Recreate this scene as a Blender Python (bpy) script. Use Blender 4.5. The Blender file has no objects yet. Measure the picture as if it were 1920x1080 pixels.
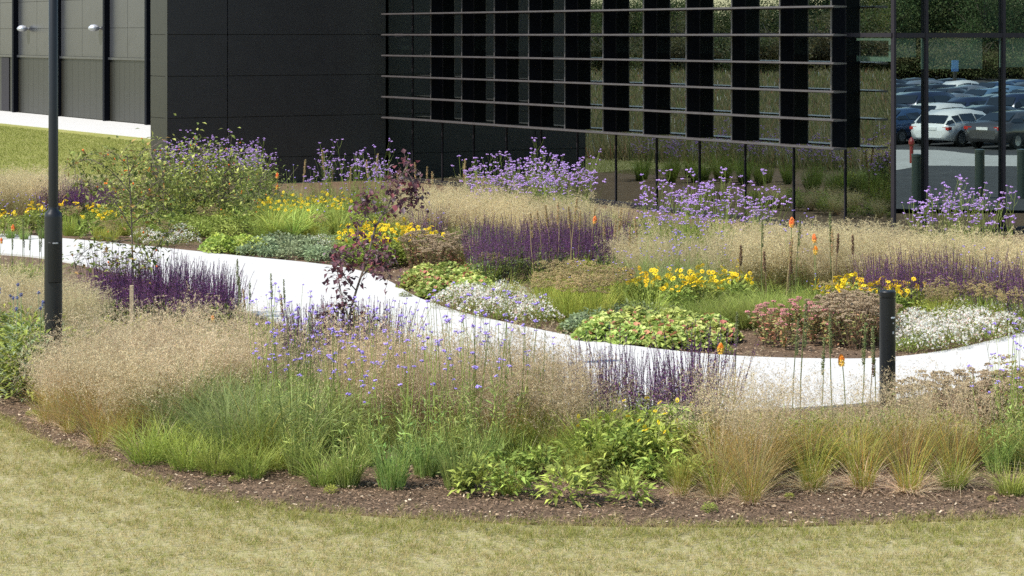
import bpy, math, random
import numpy as np
from mathutils import Vector, Matrix

# ------------------------------------------------------------------ camera, sky, sun, exposure
sc = bpy.context.scene
C = sc.collection
F, HC, HY, CX = 4300.0, 3.4, 65.0, 960.0       # focal length in photo pixels, eye height, horizon row, centre column
cam = bpy.data.objects.new('camera', bpy.data.cameras.new('camera'))
C.objects.link(cam)
cam.location = (0, 0, HC)
cam.rotation_euler = (math.radians(90), 0, 0)
cam.data.sensor_width = 36
cam.data.lens = F / 1920 * 36
cam.data.shift_y = -(540 - HY) / 1920
cam.data.clip_start = 0.5
cam.data.clip_end = 3000
sc.camera = cam

SUN_EL = math.radians(53)
SUN_DIR = Vector((-0.92, -0.40, 0)).normalized()
w = bpy.data.worlds.new('World'); sc.world = w; w.use_nodes = True
nt = w.node_tree; nt.nodes.clear()
sky = nt.nodes.new('ShaderNodeTexSky'); sky.sky_type = 'NISHITA'; sky.sun_disc = False
sky.sun_elevation = SUN_EL
sky.sun_rotation = math.atan2(SUN_DIR.x, SUN_DIR.y) % (2 * math.pi)
sky.air_density = 1.2; sky.dust_density = .5
bg = nt.nodes.new('ShaderNodeBackground'); bg.inputs['Strength'].default_value = 0.15
wo = nt.nodes.new('ShaderNodeOutputWorld')
nt.links.new(sky.outputs[0], bg.inputs['Color']); nt.links.new(bg.outputs[0], wo.inputs['Surface'])
sl = bpy.data.lights.new('sun', 'SUN'); sl.energy = 4.6; sl.angle = math.radians(0.5); sl.color = (1, 0.955, 0.88)
so = bpy.data.objects.new('sun', sl); C.objects.link(so)
to_sun = Vector((SUN_DIR.x * math.cos(SUN_EL), SUN_DIR.y * math.cos(SUN_EL), math.sin(SUN_EL)))
so.rotation_euler = to_sun.to_track_quat('Z', 'Y').to_euler()
so.location = (-20, -5, 30)
sc.view_settings.view_transform = 'Standard'
sc.view_settings.look = 'None'
sc.view_settings.exposure = 0.70
sc.view_settings.gamma = 1
sc.cycles.use_denoising = False
sc.cycles.max_bounces = 8
sc.cycles.transparent_max_bounces = 8
sc.cycles.caustics_reflective = False
sc.cycles.caustics_refractive = False
sc.cycles.sample_clamp_indirect = 4

RNG = np.random.default_rng(7)
random.seed(7)
PI = math.pi

# ------------------------------------------------------------------ helpers
def gp(x, y):
    """ground point under photo position x, y"""
    d = F * HC / (y - HY)
    return ((x - CX) / F * d, d)

def ap(x, y, d):
    """point at distance d seen at photo position x, y"""
    return np.array([(x - CX) / F * d, d, HC - (y - HY) / F * d])

class Geo:
    def __init__(s): s.v = []; s.f = []; s.c = []; s.n = 0
    def add(s, v, f, c):
        v = np.asarray(v, float).reshape(-1, 3); f = np.asarray(f, int)
        c = np.asarray(c, float)
        if c.ndim == 1: c = np.tile(c, (len(v), 1))
        s.v.append(v); s.f.append(f + s.n); s.c.append(c); s.n += len(v)
    def join(s, o, off=(0, 0, 0), rot=0.0, sc_=1.0):
        cr, sr = math.cos(rot), math.sin(rot)
        for v, f, c in zip(o.v, o.f, o.c):
            q = v * sc_
            q = np.stack([q[:, 0] * cr - q[:, 1] * sr, q[:, 0] * sr + q[:, 1] * cr, q[:, 2]], 1) + np.asarray(off)
            s.v.append(q); s.f.append(f + s.n); s.c.append(c)
        s.n += o.n
    def mesh(s, name, mat, smooth=False):
        me = bpy.data.meshes.new(name)
        V = np.concatenate(s.v); Cc = np.concatenate(s.c)
        li, tot = [], []
        for f in s.f:
            li.append(f.ravel()); tot.append(np.full(len(f), f.shape[1]))
        li = np.concatenate(li); tot = np.concatenate(tot); st = np.concatenate([[0], np.cumsum(tot)[:-1]])
        me.vertices.add(len(V)); me.vertices.foreach_set('co', V.astype(np.float32).ravel())
        me.loops.add(len(li)); me.loops.foreach_set('vertex_index', li.astype(np.int32))
        me.polygons.add(len(tot)); me.polygons.foreach_set('loop_start', st.astype(np.int32))
        me.polygons.foreach_set('loop_total', tot.astype(np.int32))
        me.polygons.foreach_set('use_smooth', np.full(len(tot), bool(smooth)))
        at = me.attributes.new('Col', 'FLOAT_COLOR', 'POINT')
        at.data.foreach_set('color', np.concatenate([Cc, np.ones((len(Cc), 1))], 1).astype(np.float32).ravel())
        me.update(calc_edges=True)
        me.materials.append(mat)
        return me
    def obj(s, name, mat, parent=None, smooth=False):
        o = bpy.data.objects.new(name, s.mesh(name, mat, smooth)); C.objects.link(o)
        if parent: o.parent = parent
        return o

def tag(o, label=None, cat=None, group=None, kind=None):
    if label: o['label'] = label
    if cat: o['category'] = cat
    if group: o['group'] = group
    if kind: o['kind'] = kind
    return o

def empty(name, loc=(0, 0, 0), rz=0, sca=1):
    o = bpy.data.objects.new(name, None); C.objects.link(o)
    o.location = loc; o.rotation_euler = (0, 0, rz); o.scale = (sca,) * 3
    o.empty_display_size = .1
    return o

# box in a local frame (origin o, unit axes u, n, up)
def box(g, lo, hi, col, o=(0, 0, 0), u=(1, 0, 0), n=(0, 1, 0)):
    o = np.array(o, float); u = np.array(u, float); n = np.array(n, float); k = np.array([0, 0, 1.0])
    x0, y0, z0 = lo; x1, y1, z1 = hi
    p = [(x0, y0, z0), (x1, y0, z0), (x1, y1, z0), (x0, y1, z0), (x0, y0, z1), (x1, y0, z1), (x1, y1, z1), (x0, y1, z1)]
    v = [o + u * a + n * b + k * c for a, b, c in p]
    f = [(0, 3, 2, 1), (4, 5, 6, 7), (0, 1, 5, 4), (1, 2, 6, 5), (2, 3, 7, 6), (3, 0, 4, 7)]
    g.add(v, f, col)

def lathe(g, prof, col, c=(0, 0, 0), seg=32):
    a = np.linspace(0, 2 * PI, seg, endpoint=False)
    v = np.array([[c[0] + r * math.cos(t), c[1] + r * math.sin(t), c[2] + z] for r, z in prof for t in a])
    f = [(i * seg + j, i * seg + (j + 1) % seg, (i + 1) * seg + (j + 1) % seg, (i + 1) * seg + j) for i in range(len(prof) - 1) for j in range(seg)]
    g.add(v, f, col)

def tube(g, pts, r0, r1, col, seg=6):
    pts = np.asarray(pts, float); m = len(pts)
    v = []
    for i in range(m):
        d = pts[min(i + 1, m - 1)] - pts[max(i - 1, 0)]; d /= np.linalg.norm(d) + 1e-9
        a = np.cross(d, [0.3, 0.9, 0.2]); a /= np.linalg.norm(a) + 1e-9; b = np.cross(d, a)
        r = r0 + (r1 - r0) * i / (m - 1)
        for k in range(seg):
            t = 2 * PI * k / seg
            v.append(pts[i] + a * r * math.cos(t) + b * r * math.sin(t))
    f = [(i * seg + j, i * seg + (j + 1) % seg, (i + 1) * seg + (j + 1) % seg, (i + 1) * seg + j) for i in range(m - 1) for j in range(seg)]
    g.add(v, f, col)

def vary(col, n, s=.18, rng=RNG):
    col = np.asarray(col, float)
    b = 1 + s * rng.standard_normal((n, 1)); h = 1 + .4 * s * rng.standard_normal((n, 3))
    return np.clip(col * b * h, .004, .95)

def mixcol(cols, wts, n, s=.15):
    cols = np.asarray(cols, float); wts = np.asarray(wts, float); wts /= wts.sum()
    return vary(1, n, s) * 0 + np.clip(cols[RNG.choice(len(cols), n, p=wts)] * (1 + s * RNG.standard_normal((n, 1))), .004, .95)

def blades(g, root, az, L, wd, lean, droop, c0, c1, segs=4, up=None):
    """n curved ribbons; root (n,3); az, L, lean, droop (n,)"""
    n = len(root); h = np.stack([np.cos(az), np.sin(az), 0 * az], 1)
    t = np.linspace(0, 1, segs + 1)
    sa = az + PI / 2 + RNG.normal(0, .7, n)
    s = np.stack([np.cos(sa), np.sin(sa), 0 * sa], 1)
    P = []; K = []
    for tt in t:
        out = (lean * tt + droop * tt ** 2.2) * L
        z = L * (tt * np.sqrt(np.clip(1 - lean ** 2, .1, 1)) - .55 * droop * tt ** 2.4)
        c = root + h * out[:, None] + np.stack([0 * z, 0 * z, z], 1)
        ww = wd * (1 - tt ** 2 * .9) * .5
        P += [c - s * ww[:, None], c + s * ww[:, None]]
        cc = c0 * (1 - tt) + c1 * tt; K += [cc, cc]
    V = np.stack(P, 1); m = 2 * (segs + 1)
    K = np.stack(K, 1)
    b = (np.arange(n) * m)[:, None]
    f = np.concatenate([b + np.array([2 * j, 2 * j + 1, 2 * j + 3, 2 * j + 2]) for j in range(segs)], 0)
    g.add(V.reshape(-1, 3), f, K.reshape(-1, 3))
    return V[:, -1]

def rdir(n, zb=0.0, zs=1.0):
    d = RNG.standard_normal((n, 3)); d[:, 2] = d[:, 2] * zs + zb
    return d / np.linalg.norm(d, axis=1)[:, None]

def specks(g, pos, size, col, asp=.45, a=None):
    """one small three-cornered fleck at each point"""
    n = len(pos); a = rdir(n) if a is None else a / np.linalg.norm(a, axis=1)[:, None]; b = np.cross(a, rdir(n)); b /= np.linalg.norm(b, axis=1)[:, None] + 1e-9
    s = np.broadcast_to(np.asarray(size, float), (n,))[:, None]
    V = np.stack([pos - a * s * .5, pos + a * s * .5, pos + b * s * asp], 1)
    g.add(V.reshape(-1, 3), np.arange(3 * n).reshape(n, 3), np.repeat(col, 3, 0))

def leaves(g, pos, d, L, wd, col, fold=.15, sag=.0):
    """pointed leaf of four triangles along direction d"""
    n = len(pos); L = np.broadcast_to(L, (n,))[:, None]; wd = np.broadcast_to(wd, (n,))[:, None]
    up = np.array([0, 0, 1.0]) + .35 * RNG.standard_normal((n, 3))
    s = np.cross(d, up); s /= np.linalg.norm(s, axis=1)[:, None] + 1e-9
    nn = np.cross(s, d)
    m = pos + d * L * .45 + nn * L * .04
    a = m - s * wd * .5 + nn * wd * fold; b = m + s * wd * .5 + nn * wd * fold
    tip = pos + d * L; tip[:, 2] -= (sag * L)[:, 0]
    V = np.stack([pos, a, m, b, tip], 1)
    base = (np.arange(n) * 5)[:, None]
    f = np.concatenate([base + np.array(k) for k in ([0, 2, 1], [0, 3, 2], [1, 2, 4], [2, 3, 4])], 0)
    g.add(V.reshape(-1, 3), f, np.repeat(col, 5, 0))

def round_leaves(g, pos, r, col, tilt=.5):
    """lobed round leaf: seven-sided fan around a raised centre"""
    n = len(pos); k = 7
    nn = rdir(n, 0, tilt); nn[:, 2] = np.abs(nn[:, 2]) + .9; nn /= np.linalg.norm(nn, axis=1)[:, None]
    a = np.cross(nn, rdir(n)); a /= np.linalg.norm(a, axis=1)[:, None]; b = np.cross(nn, a)
    r = np.broadcast_to(r, (n,))
    P = [pos - nn * (r * .18)[:, None]]
    for j in range(k):
        t = 2 * PI * j / k; rr = (r * RNG.uniform(.8, 1.15, n))[:, None]
        P.append(pos + a * rr * math.cos(t) + b * rr * math.sin(t) - nn * (r * RNG.uniform(-.1, .25, n))[:, None])
    V = np.stack(P, 1); base = (np.arange(n) * (k + 1))[:, None]
    f = np.concatenate([base + np.array([0, 1 + j, 1 + (j + 1) % k]) for j in range(k)], 0)
    g.add(V.reshape(-1, 3), f, np.repeat(col, k + 1, 0))

def beads(g, pos, r, col, flat=1.0):
    """small eight-sided solids"""
    n = len(pos); r = np.broadcast_to(r, (n,))[:, None]
    A = rdir(n, 0, .3); A[:, 2] *= .3; A /= np.linalg.norm(A, axis=1)[:, None]
    B = np.cross(A, np.array([0, 0, 1.0])); B /= np.linalg.norm(B, axis=1)[:, None]; Z = np.array([0, 0, 1.0]) * flat
    V = np.stack([pos + A * r, pos + B * r, pos - A * r, pos - B * r, pos + Z * r, pos - Z * r], 1)
    base = (np.arange(n) * 6)[:, None]
    f = np.concatenate([base + np.array(k) for k in ([0, 1, 4], [1, 2, 4], [2, 3, 4], [3, 0, 4], [1, 0, 5], [2, 1, 5], [3, 2, 5], [0, 3, 5])], 0)
    g.add(V.reshape(-1, 3), f, np.repeat(col, 6, 0))

def daisies(g, pos, r, petal, centre, k=8, up=1.0):
    n = len(pos); r = np.broadcast_to(r, (n,))
    nn = rdir(n, up, .5); a = np.cross(nn, rdir(n)); a /= np.linalg.norm(a, axis=1)[:, None]; b = np.cross(nn, a)
    P = []
    for j in range(k):
        t = 2 * PI * j / k
        d = a * math.cos(t) + b * math.sin(t); s = -a * math.sin(t) + b * math.cos(t)
        rr = r[:, None]
        P += [pos + d * rr * .15, pos + d * rr * .65 - s * rr * .24, pos + d * rr - nn * rr * .2, pos + d * rr * .65 + s * rr * .24]
    V = np.stack(P, 1); base = (np.arange(n) * 4 * k)[:, None]
    f = np.concatenate([base + np.array([4 * j, 4 * j + 1, 4 * j + 2, 4 * j + 3]) for j in range(k)], 0)
    g.add(V.reshape(-1, 3), f, np.repeat(vary(petal, n, .12), 4 * k, 0))
    beads(g, pos + nn * (r * .1)[:, None], r * .27, vary(centre, n, .15), .7)

def disc(n, R):
    r = R * np.sqrt(RNG.random(n)); a = RNG.random(n) * 2 * PI
    return np.stack([r * np.cos(a), r * np.sin(a), 0 * r], 1), a

# ------------------------------------------------------------------ materials
def newmat(name):
    m = bpy.data.materials.new(name); m.use_nodes = True; n = m.node_tree.nodes; n.clear()
    out = n.new('ShaderNodeOutputMaterial')
    return m, m.node_tree, out

def plant_mat(name, trans=.3, rough=.65, var=.15, hue=.0):
    m, t, out = newmat(name); N = t.nodes; L = t.links
    at = N.new('ShaderNodeAttribute'); at.attribute_name = 'Col'
    oi = N.new('ShaderNodeObjectInfo')
    mr = N.new('ShaderNodeMapRange'); mr.inputs['To Min'].default_value = 1 - var; mr.inputs['To Max'].default_value = 1 + var
    L.new(oi.outputs['Random'], mr.inputs['Value'])
    hs = N.new('ShaderNodeHueSaturation')
    L.new(at.outputs['Color'], hs.inputs['Color']); L.new(mr.outputs[0], hs.inputs['Value'])
    bs = N.new('ShaderNodeBsdfPrincipled'); bs.inputs['Roughness'].default_value = rough
    bs.inputs['Specular IOR Level'].default_value = .2
    tr = N.new('ShaderNodeBsdfTranslucent'); mx = N.new('ShaderNodeMixShader'); mx.inputs[0].default_value = trans
    mh = N.new('ShaderNodeMath'); mh.operation = 'MULTIPLY_ADD'; fr_ = N.new('ShaderNodeMath'); fr_.operation = 'FRACT'; m7 = N.new('ShaderNodeMath'); m7.operation = 'MULTIPLY'; m7.inputs[1].default_value = 7.3
    L.new(oi.outputs['Random'], m7.inputs[0]); L.new(m7.outputs[0], fr_.inputs[0]); L.new(fr_.outputs[0], mh.inputs[0]); mh.inputs[1].default_value = hue; mh.inputs[2].default_value = .5 - hue * .68
    L.new(mh.outputs[0], hs.inputs['Hue'])
    L.new(hs.outputs[0], bs.inputs['Base Color']); L.new(hs.outputs[0], tr.inputs['Color'])
    L.new(bs.outputs[0], mx.inputs[1]); L.new(tr.outputs[0], mx.inputs[2]); L.new(mx.outputs[0], out.inputs['Surface'])
    return m

def solid_mat(name, col=None, rough=.5, metal=0, noise=None, bump=0, nscale=20, spec=.5, coat=0):
    """plain surface; with col None the colour comes from the mesh's own colour attribute"""
    m, t, out = newmat(name); N = t.nodes; L = t.links
    bs = N.new('ShaderNodeBsdfPrincipled'); bs.inputs['Roughness'].default_value = rough; bs.inputs['Metallic'].default_value = metal
    bs.inputs['Specular IOR Level'].default_value = spec; bs.inputs['Coat Weight'].default_value = coat
    tc = N.new('ShaderNodeTexCoord')
    nz = N.new('ShaderNodeTexNoise'); nz.inputs['Scale'].default_value = nscale; nz.inputs['Detail'].default_value = 6
    L.new(tc.outputs['Object'], nz.inputs['Vector'])
    if col is None:
        a = N.new('ShaderNodeAttribute'); a.attribute_name = 'Col'; src = a.outputs['Color']
    else:
        a = N.new('ShaderNodeRGB'); a.outputs[0].default_value = (*col, 1); src = a.outputs[0]
    if noise:
        mr = N.new('ShaderNodeMapRange'); mr.inputs['From Min'].default_value = .3; mr.inputs['From Max'].default_value = .7
        mr.inputs['To Min'].default_value = 1 - noise; mr.inputs['To Max'].default_value = 1 + noise
        L.new(nz.outputs['Fac'], mr.inputs['Value'])
        hs = N.new('ShaderNodeHueSaturation'); L.new(src, hs.inputs['Color']); L.new(mr.outputs[0], hs.inputs['Value']); src = hs.outputs[0]
    L.new(src, bs.inputs['Base Color'])
    if bump:
        bp = N.new('ShaderNodeBump'); bp.inputs['Strength'].default_value = bump; bp.inputs['Distance'].default_value = .01
        L.new(nz.outputs['Fac'], bp.inputs['Height']); L.new(bp.outputs[0], bs.inputs['Normal'])
    L.new(bs.outputs[0], out.inputs['Surface'])
    return m

def patchy_mat(name, cols, s1=1.2, s2=14, s3=60, rough=.9, bump=.6, bd=.02):
    """ground: three colours mixed by broad and fine noise"""
    m, t, out = newmat(name); N = t.nodes; L = t.links
    tc = N.new('ShaderNodeNewGeometry')
    def nz(s, d=8):
        q = N.new('ShaderNodeTexNoise'); q.inputs['Scale'].default_value = s; q.inputs['Detail'].default_value = d; q.inputs['Roughness'].default_value = .65
        L.new(tc.outputs['Position'], q.inputs['Vector']); return q
    a, b, c = nz(s1), nz(s2), nz(s3, 4)
    def ramp(src, p0, p1):
        r = N.new('ShaderNodeMapRange'); r.inputs['From Min'].default_value = p0; r.inputs['From Max'].default_value = p1; L.new(src, r.inputs['Value']); return r.outputs[0]
    m1 = N.new('ShaderNodeMix'); m1.data_type = 'RGBA'; m1.inputs[6].default_value = (*cols[0], 1); m1.inputs[7].default_value = (*cols[1], 1)
    L.new(ramp(a.outputs['Fac'], .38, .62), m1.inputs[0])
    m2 = N.new('ShaderNodeMix'); m2.data_type = 'RGBA'; m2.inputs[7].default_value = (*cols[2], 1)
    L.new(ramp(b.outputs['Fac'], .45, .68), m2.inputs[0]); L.new(m1.outputs[2], m2.inputs[6])
    m3 = N.new('ShaderNodeHueSaturation'); L.new(m2.outputs[2], m3.inputs['Color'])
    mr = N.new('ShaderNodeMapRange'); mr.inputs['From Min'].default_value = .3; mr.inputs['From Max'].default_value = .7; mr.inputs['To Min'].default_value = .7; mr.inputs['To Max'].default_value = 1.3
    L.new(c.outputs['Fac'], mr.inputs['Value']); L.new(mr.outputs[0], m3.inputs['Value'])
    bs = N.new('ShaderNodeBsdfPrincipled'); bs.inputs['Roughness'].default_value = rough; bs.inputs['Specular IOR Level'].default_value = .15
    L.new(m3.outputs[0], bs.inputs['Base Color'])
    bp = N.new('ShaderNodeBump'); bp.inputs['Strength'].default_value = bump; bp.inputs['Distance'].default_value = bd
    L.new(c.outputs['Fac'], bp.inputs['Height']); L.new(bp.outputs[0], bs.inputs['Normal'])
    L.new(bs.outputs[0], out.inputs['Surface'])
    return m

def glass_mat(name, tint=(.78, .9, .85), refl=.41, see=(.40, .50, .46)):
    m, t, out = newmat(name); N = t.nodes; L = t.links
    gl = N.new('ShaderNodeBsdfGlossy'); gl.inputs['Roughness'].default_value = 0.0; gl.inputs['Color'].default_value = (*tint, 1)
    tp = N.new('ShaderNodeBsdfTransparent'); tp.inputs['Color'].default_value = (*see, 1)
    nz = N.new('ShaderNodeTexNoise'); nz.inputs['Scale'].default_value = .7; nz.inputs['Detail'].default_value = 1
    g = N.new('ShaderNodeNewGeometry'); L.new(g.outputs['Position'], nz.inputs['Vector'])
    bp = N.new('ShaderNodeBump'); bp.inputs['Strength'].default_value = .02; bp.inputs['Distance'].default_value = .02
    L.new(nz.outputs['Fac'], bp.inputs['Height']); L.new(bp.outputs[0], gl.inputs['Normal'])
    mx = N.new('ShaderNodeMixShader'); mx.inputs[0].default_value = refl
    L.new(tp.outputs[0], mx.inputs[1]); L.new(gl.outputs[0], mx.inputs[2]); L.new(mx.outputs[0], out.inputs['Surface'])
    return m

M = dict(
    leaf=plant_mat('leaf', .30, .65, .22, .035), dry=plant_mat('dry_grass', .38, .7, .22, .014), petal=plant_mat('petal', .30, .6, .08), stem=plant_mat('stem', .1, .6),
    bark=solid_mat('bark', None, .8, noise=.3, bump=.4, nscale=40),
    blackpaint=solid_mat('black_paint', (.007, .0075, .008), .38, noise=.2, bump=.03, nscale=60, spec=.35),
    cladding=solid_mat('dark_cladding', (.025, .0235, .0225), .45, noise=.1, bump=.04, nscale=3, spec=.5),
    olive=solid_mat('bronze_cladding', (.010, .009, .0055), .45, .0, noise=.1, nscale=2, spec=.6),
    greyclad=solid_mat('grey_cladding', (.046, .048, .054), .33, .3, noise=.08, nscale=2, spec=.6),
    frame=solid_mat('dark_frame', (.018, .015, .018), .6, noise=.1, spec=.2),
    louvre=solid_mat('louvre_metal', (.10, .09, .088), .4, .4, noise=.12, nscale=6),
    fin=solid_mat('fin_metal', (.003, .0035, .006), .6, noise=.1, spec=.08),
    steel=solid_mat('brushed_steel', (.45, .46, .48), .5, .7, noise=.1),
    concrete=patchy_mat('pale_concrete', [(.445, .435, .405), (.46, .45, .42), (.42, .405, .375)], .8, 9, 130, .85, .2, .004),
    paving=patchy_mat('grey_paving', [(.42, .41, .39), (.48, .47, .45), (.38, .37, .35)], .4, 4, 60, .85, .1, .004),
    asphalt=patchy_mat('asphalt', [(.06, .06, .062), (.075, .075, .077), (.05, .05, .052)], .3, 3, 80, .85, .2, .004),
    lawn=patchy_mat('dry_lawn', [(.29, .26, .115), (.26, .24, .09), (.36, .315, .19)], 5, 22, 70, .95, .8, .02),
    mulch=patchy_mat('bark_mulch', [(.135, .09, .055), (.18, .12, .075), (.08, .053, .034)], 2, 25, 90, .95, 1, .02),
    meadow=patchy_mat('meadow', [(.20, .17, .075), (.13, .15, .05), (.26, .20, .11)], .12, 1.2, 9, .95, .6, .1),
    chips=plant_mat('chips', 0, .85, 0), inner=solid_mat('interior_dark', (.012, .013, .013), .8, noise=.2, nscale=1),
    blind=solid_mat('blind_fabric', (.70, .78, .66), .8, noise=.05), white=solid_mat('white_paint', (.8, .8, .78), .5),
    rubber=solid_mat('rubber', (.015, .015, .015), .7), rim=solid_mat('alloy', (.35, .36, .37), .35, .8),
    tail=solid_mat('tail_lamp_red', (.45, .02, .02), .15, coat=.6), lamp=solid_mat('head_lamp', (.6, .62, .65), .1, .4),
    carglass=solid_mat('car_window', (.012, .016, .02), .06, spec=.8, coat=.5), colr=solid_mat('painted', None, .35, coat=.3),
)
GLASS = glass_mat('facade_glass')

# ------------------------------------------------------------------ ground, path, beds
def sheet(name, poly, z, mat, label=None, kind='structure', px=True, thick=None):
    """flat sheet from an outline; optional real edge down to the ground"""
    import bmesh
    bm = bmesh.new()
    vs = [bm.verts.new((*(gp(*p) if px else p), z)) for p in poly]
    f = bm.faces.new(vs); f.normal_update()
    if f.normal.z < 0: f.normal_flip()
    bmesh.ops.triangulate(bm, faces=[f])
    if thick:
        n = len(vs); lo = [bm.verts.new((v.co.x, v.co.y, z - thick)) for v in vs]
        for i in range(n): bm.faces.new((vs[i], vs[(i + 1) % n], lo[(i + 1) % n], lo[i]))
    me = bpy.data.meshes.new(name); bm.to_mesh(me); bm.free(); me.materials.append(mat)
    o = bpy.data.objects.new(name, me); C.objects.link(o); o['kind'] = kind
    return o

def smooth(pts, k=6):
    """rounded line through points (Catmull-Rom)"""
    p = np.array(pts, float); q = np.vstack([2 * p[0] - p[1], p, 2 * p[-1] - p[-2]]); out = []
    for i in range(1, len(q) - 2):
        for t in np.linspace(0, 1, k, endpoint=False):
            a, b, c, d = q[i - 1], q[i], q[i + 1], q[i + 2]
            out.append(.5 * (2 * b + (c - a) * t + (2 * a - 5 * b + 4 * c - d) * t * t + (3 * b - a - 3 * c + d) * t ** 3))
    out.append(p[-1]); return [tuple(x) for x in out]

FAR_EDGE = smooth([(-700, 425), (-300, 432), (0, 441), (120, 450), (280, 465), (450, 483), (590, 497), (670, 510), (730, 531), (780, 560), (860, 588), (940, 607), (1040, 628), (1150, 648),
                   (1280, 664), (1400, 673), (1530, 677), (1650, 676), (1760, 664), (1850, 645), (1920, 627), (2150, 580), (2500, 545)])
NEAR_EDGE = smooth([(-700, 452), (-300, 462), (0, 478), (120, 492), (280, 528), (420, 572), (560, 622), (700, 672), (850, 722), (1000, 755), (1150, 773), (1300, 777), (1480, 771), (1650, 758),
                    (1780, 735), (1920, 700), (2150, 640), (2500, 590)])
LAWN_EDGE = smooth([(-700, 650), (-300, 715), (-100, 752), (0, 782), (100, 832), (200, 868), (300, 905), (400, 932), (520, 952), (650, 962), (800, 972), (1000, 981), (1200, 985), (1400, 986),
                    (1600, 982), (1760, 975), (1920, 968), (2200, 950), (2600, 915)])
CPZ = -1.05                                    # the car park lies about a metre lower than the garden
sheet('ground', [(-1500, -300), (1500, -300), (1500, 1500), (-1500, 1500)], CPZ - .06, M['lawn'], px=False)
_a, _b, _n = np.array([-73.7, -142.0]), np.array([329.5, 548.0]), np.array([.863, -.504])
sheet('lawn', [tuple(_a), tuple(_b), (329.5, 1400), (-1400, 1400), (-1400, -142)], -.012, M['lawn'], px=False)
_m = bpy.data.meshes.new('grass_bank'); _m.from_pydata([(*_a, -.012), (*_b, -.012), (*(_b + _n * 7), CPZ - .05), (*(_a + _n * 7), CPZ - .05)], [], [(0, 3, 2, 1)]); _m.materials.append(M['lawn'])
_o = bpy.data.objects.new('grass_bank', _m); C.objects.link(_o); _o['kind'] = 'structure'
sheet('path', FAR_EDGE + NEAR_EDGE[::-1], .03, M['concrete'], thick=.05)
sheet('planting_bed_soil', NEAR_EDGE + LAWN_EDGE[::-1], 0.0, M['mulch'], thick=.011)
BACK = [(2500, 420), (1900, 430), (1700, 440), (1500, 415), (1200, 380), (900, 355), (730, 337), (520, 345), (313, 352), (200, 352), (0, 362), (-700, 372)]
sheet('planting_bed_earth', FAR_EDGE + BACK, 0.0, M['mulch'], thick=.011)

# far paved strip and left lawn
M['green_lawn'] = patchy_mat('green_lawn', [(.19, .20, .04), (.24, .24, .06), (.30, .27, .11)], .3, 2.5, 30, .95, .6, .03)
sheet('lawn', [(-22, 56), (-3, 56), (-5.5, 88), (-9, 125), (-70, 190), (-60, 60)], -.008, M['green_lawn'], px=False)
farA, farB = np.array([-13.5, 86.0]), np.array([-22.6, 101.0])
U = np.array([-.498, .867])                      # direction of the long facades, going away
NO = np.array([-.867, -.498])                    # their outward side
def fw(s, o=0): return farA + U * s + NO * o     # along / outward from the far wing wall
sheet('pavement', [tuple(fw(-14, 0)), tuple(fw(-14, 3.9)), tuple(fw(6, 4.3)), tuple(fw(20, 4.9)), tuple(fw(70, 5.0)), tuple(fw(70, 0))], .012, M['concrete'], px=False, thick=.02)

# ------------------------------------------------------------------ office building
G0 = np.array([5.69, 39.14])                     # on the glass line, below the last fin
def fp(t, o=0.0): p = G0 + U * t + NO * o; return np.array([p[0], p[1], 0])
u3 = np.array([*U, 0]); n3 = np.array([*NO, 0])
TC, TK = -1.276, 17.40                           # glass corner, inner corner with the dark box
ROOF = 8.6
bld = empty('office_building', (0, 0, 0))
tag(bld, 'dark metal and glass office building with sunshade louvres behind the garden', 'building')
cw = Geo(); gl_objs = []
K3 = (.035, .03, .035)
mull_t = [TC] + [0 + 1.457 * i for i in range(12)]
mull_t = [t for t in mull_t if t < TK]
for t in mull_t[1:]:
    box(cw, (t - .013, .001, 0), (t + .013, .022, ROOF), K3, fp(0), u3, n3)
for z in (3.36, 6.7):
    box(cw, (TC, .004, z), (TK, .045, z + .07), K3, fp(0), u3, n3)
# right hand front, perpendicular
cr = fp(TC); ur = -n3; nr = -u3
MR = [0, .67, 2.37, 4.07, 5.77, 7.47, 9.17]
for s in MR[1:]:
    box(cw, (s - .03, .005, 0), (s + .03, .06, ROOF), K3, cr, ur, nr)
for z in (3.35, 6.7):
    box(cw, (0.03, .004, z), (9.17, .055, z + .08), K3, cr, ur, nr)
box(cw, (-.022, -.04, 0), (.022, .045, ROOF), K3, cr, ur, nr)
box(cw, (TC, .004, 0.0), (TK, .06, .1), K3, fp(0), u3, n3)
box(cw, (.03, .004, 0.0), (9.17, .06, .1), K3, cr, ur, nr)
curtain = cw.obj('curtain_wall', M['frame'], bld)
ts = [TC] + mull_t[1:] + [TK]
def pane(a, b, z0, z1, o, u, n):
    g = Geo(); tw = random.uniform(-.0015, .0015)
    p = [o + u * a, o + u * b, o + u * b, o + u * a]; zz = [z0, z0, z1, z1]; tl = [0, tw, tw + random.uniform(-.001, .001), 0]
    g.add([p[i] + n * tl[i] + np.array([0, 0, zz[i]]) for i in range(4)], [(0, 1, 2, 3)], (.5, .5, .5))
    g.obj('glass_pane', GLASS, curtain)
for a, b in zip(ts[:-1], ts[1:]):
    for z0, z1 in ((.1, 3.36), (3.43, 6.7), (6.77, ROOF)): pane(a, b, z0, z1, fp(0), u3, n3)
for a, b in zip(MR[:-1], MR[1:]):
    for z0, z1 in ((.1, 3.35), (3.43, 6.7), (6.78, ROOF)): pane(a, b, z0, z1, cr, ur, nr)
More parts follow.
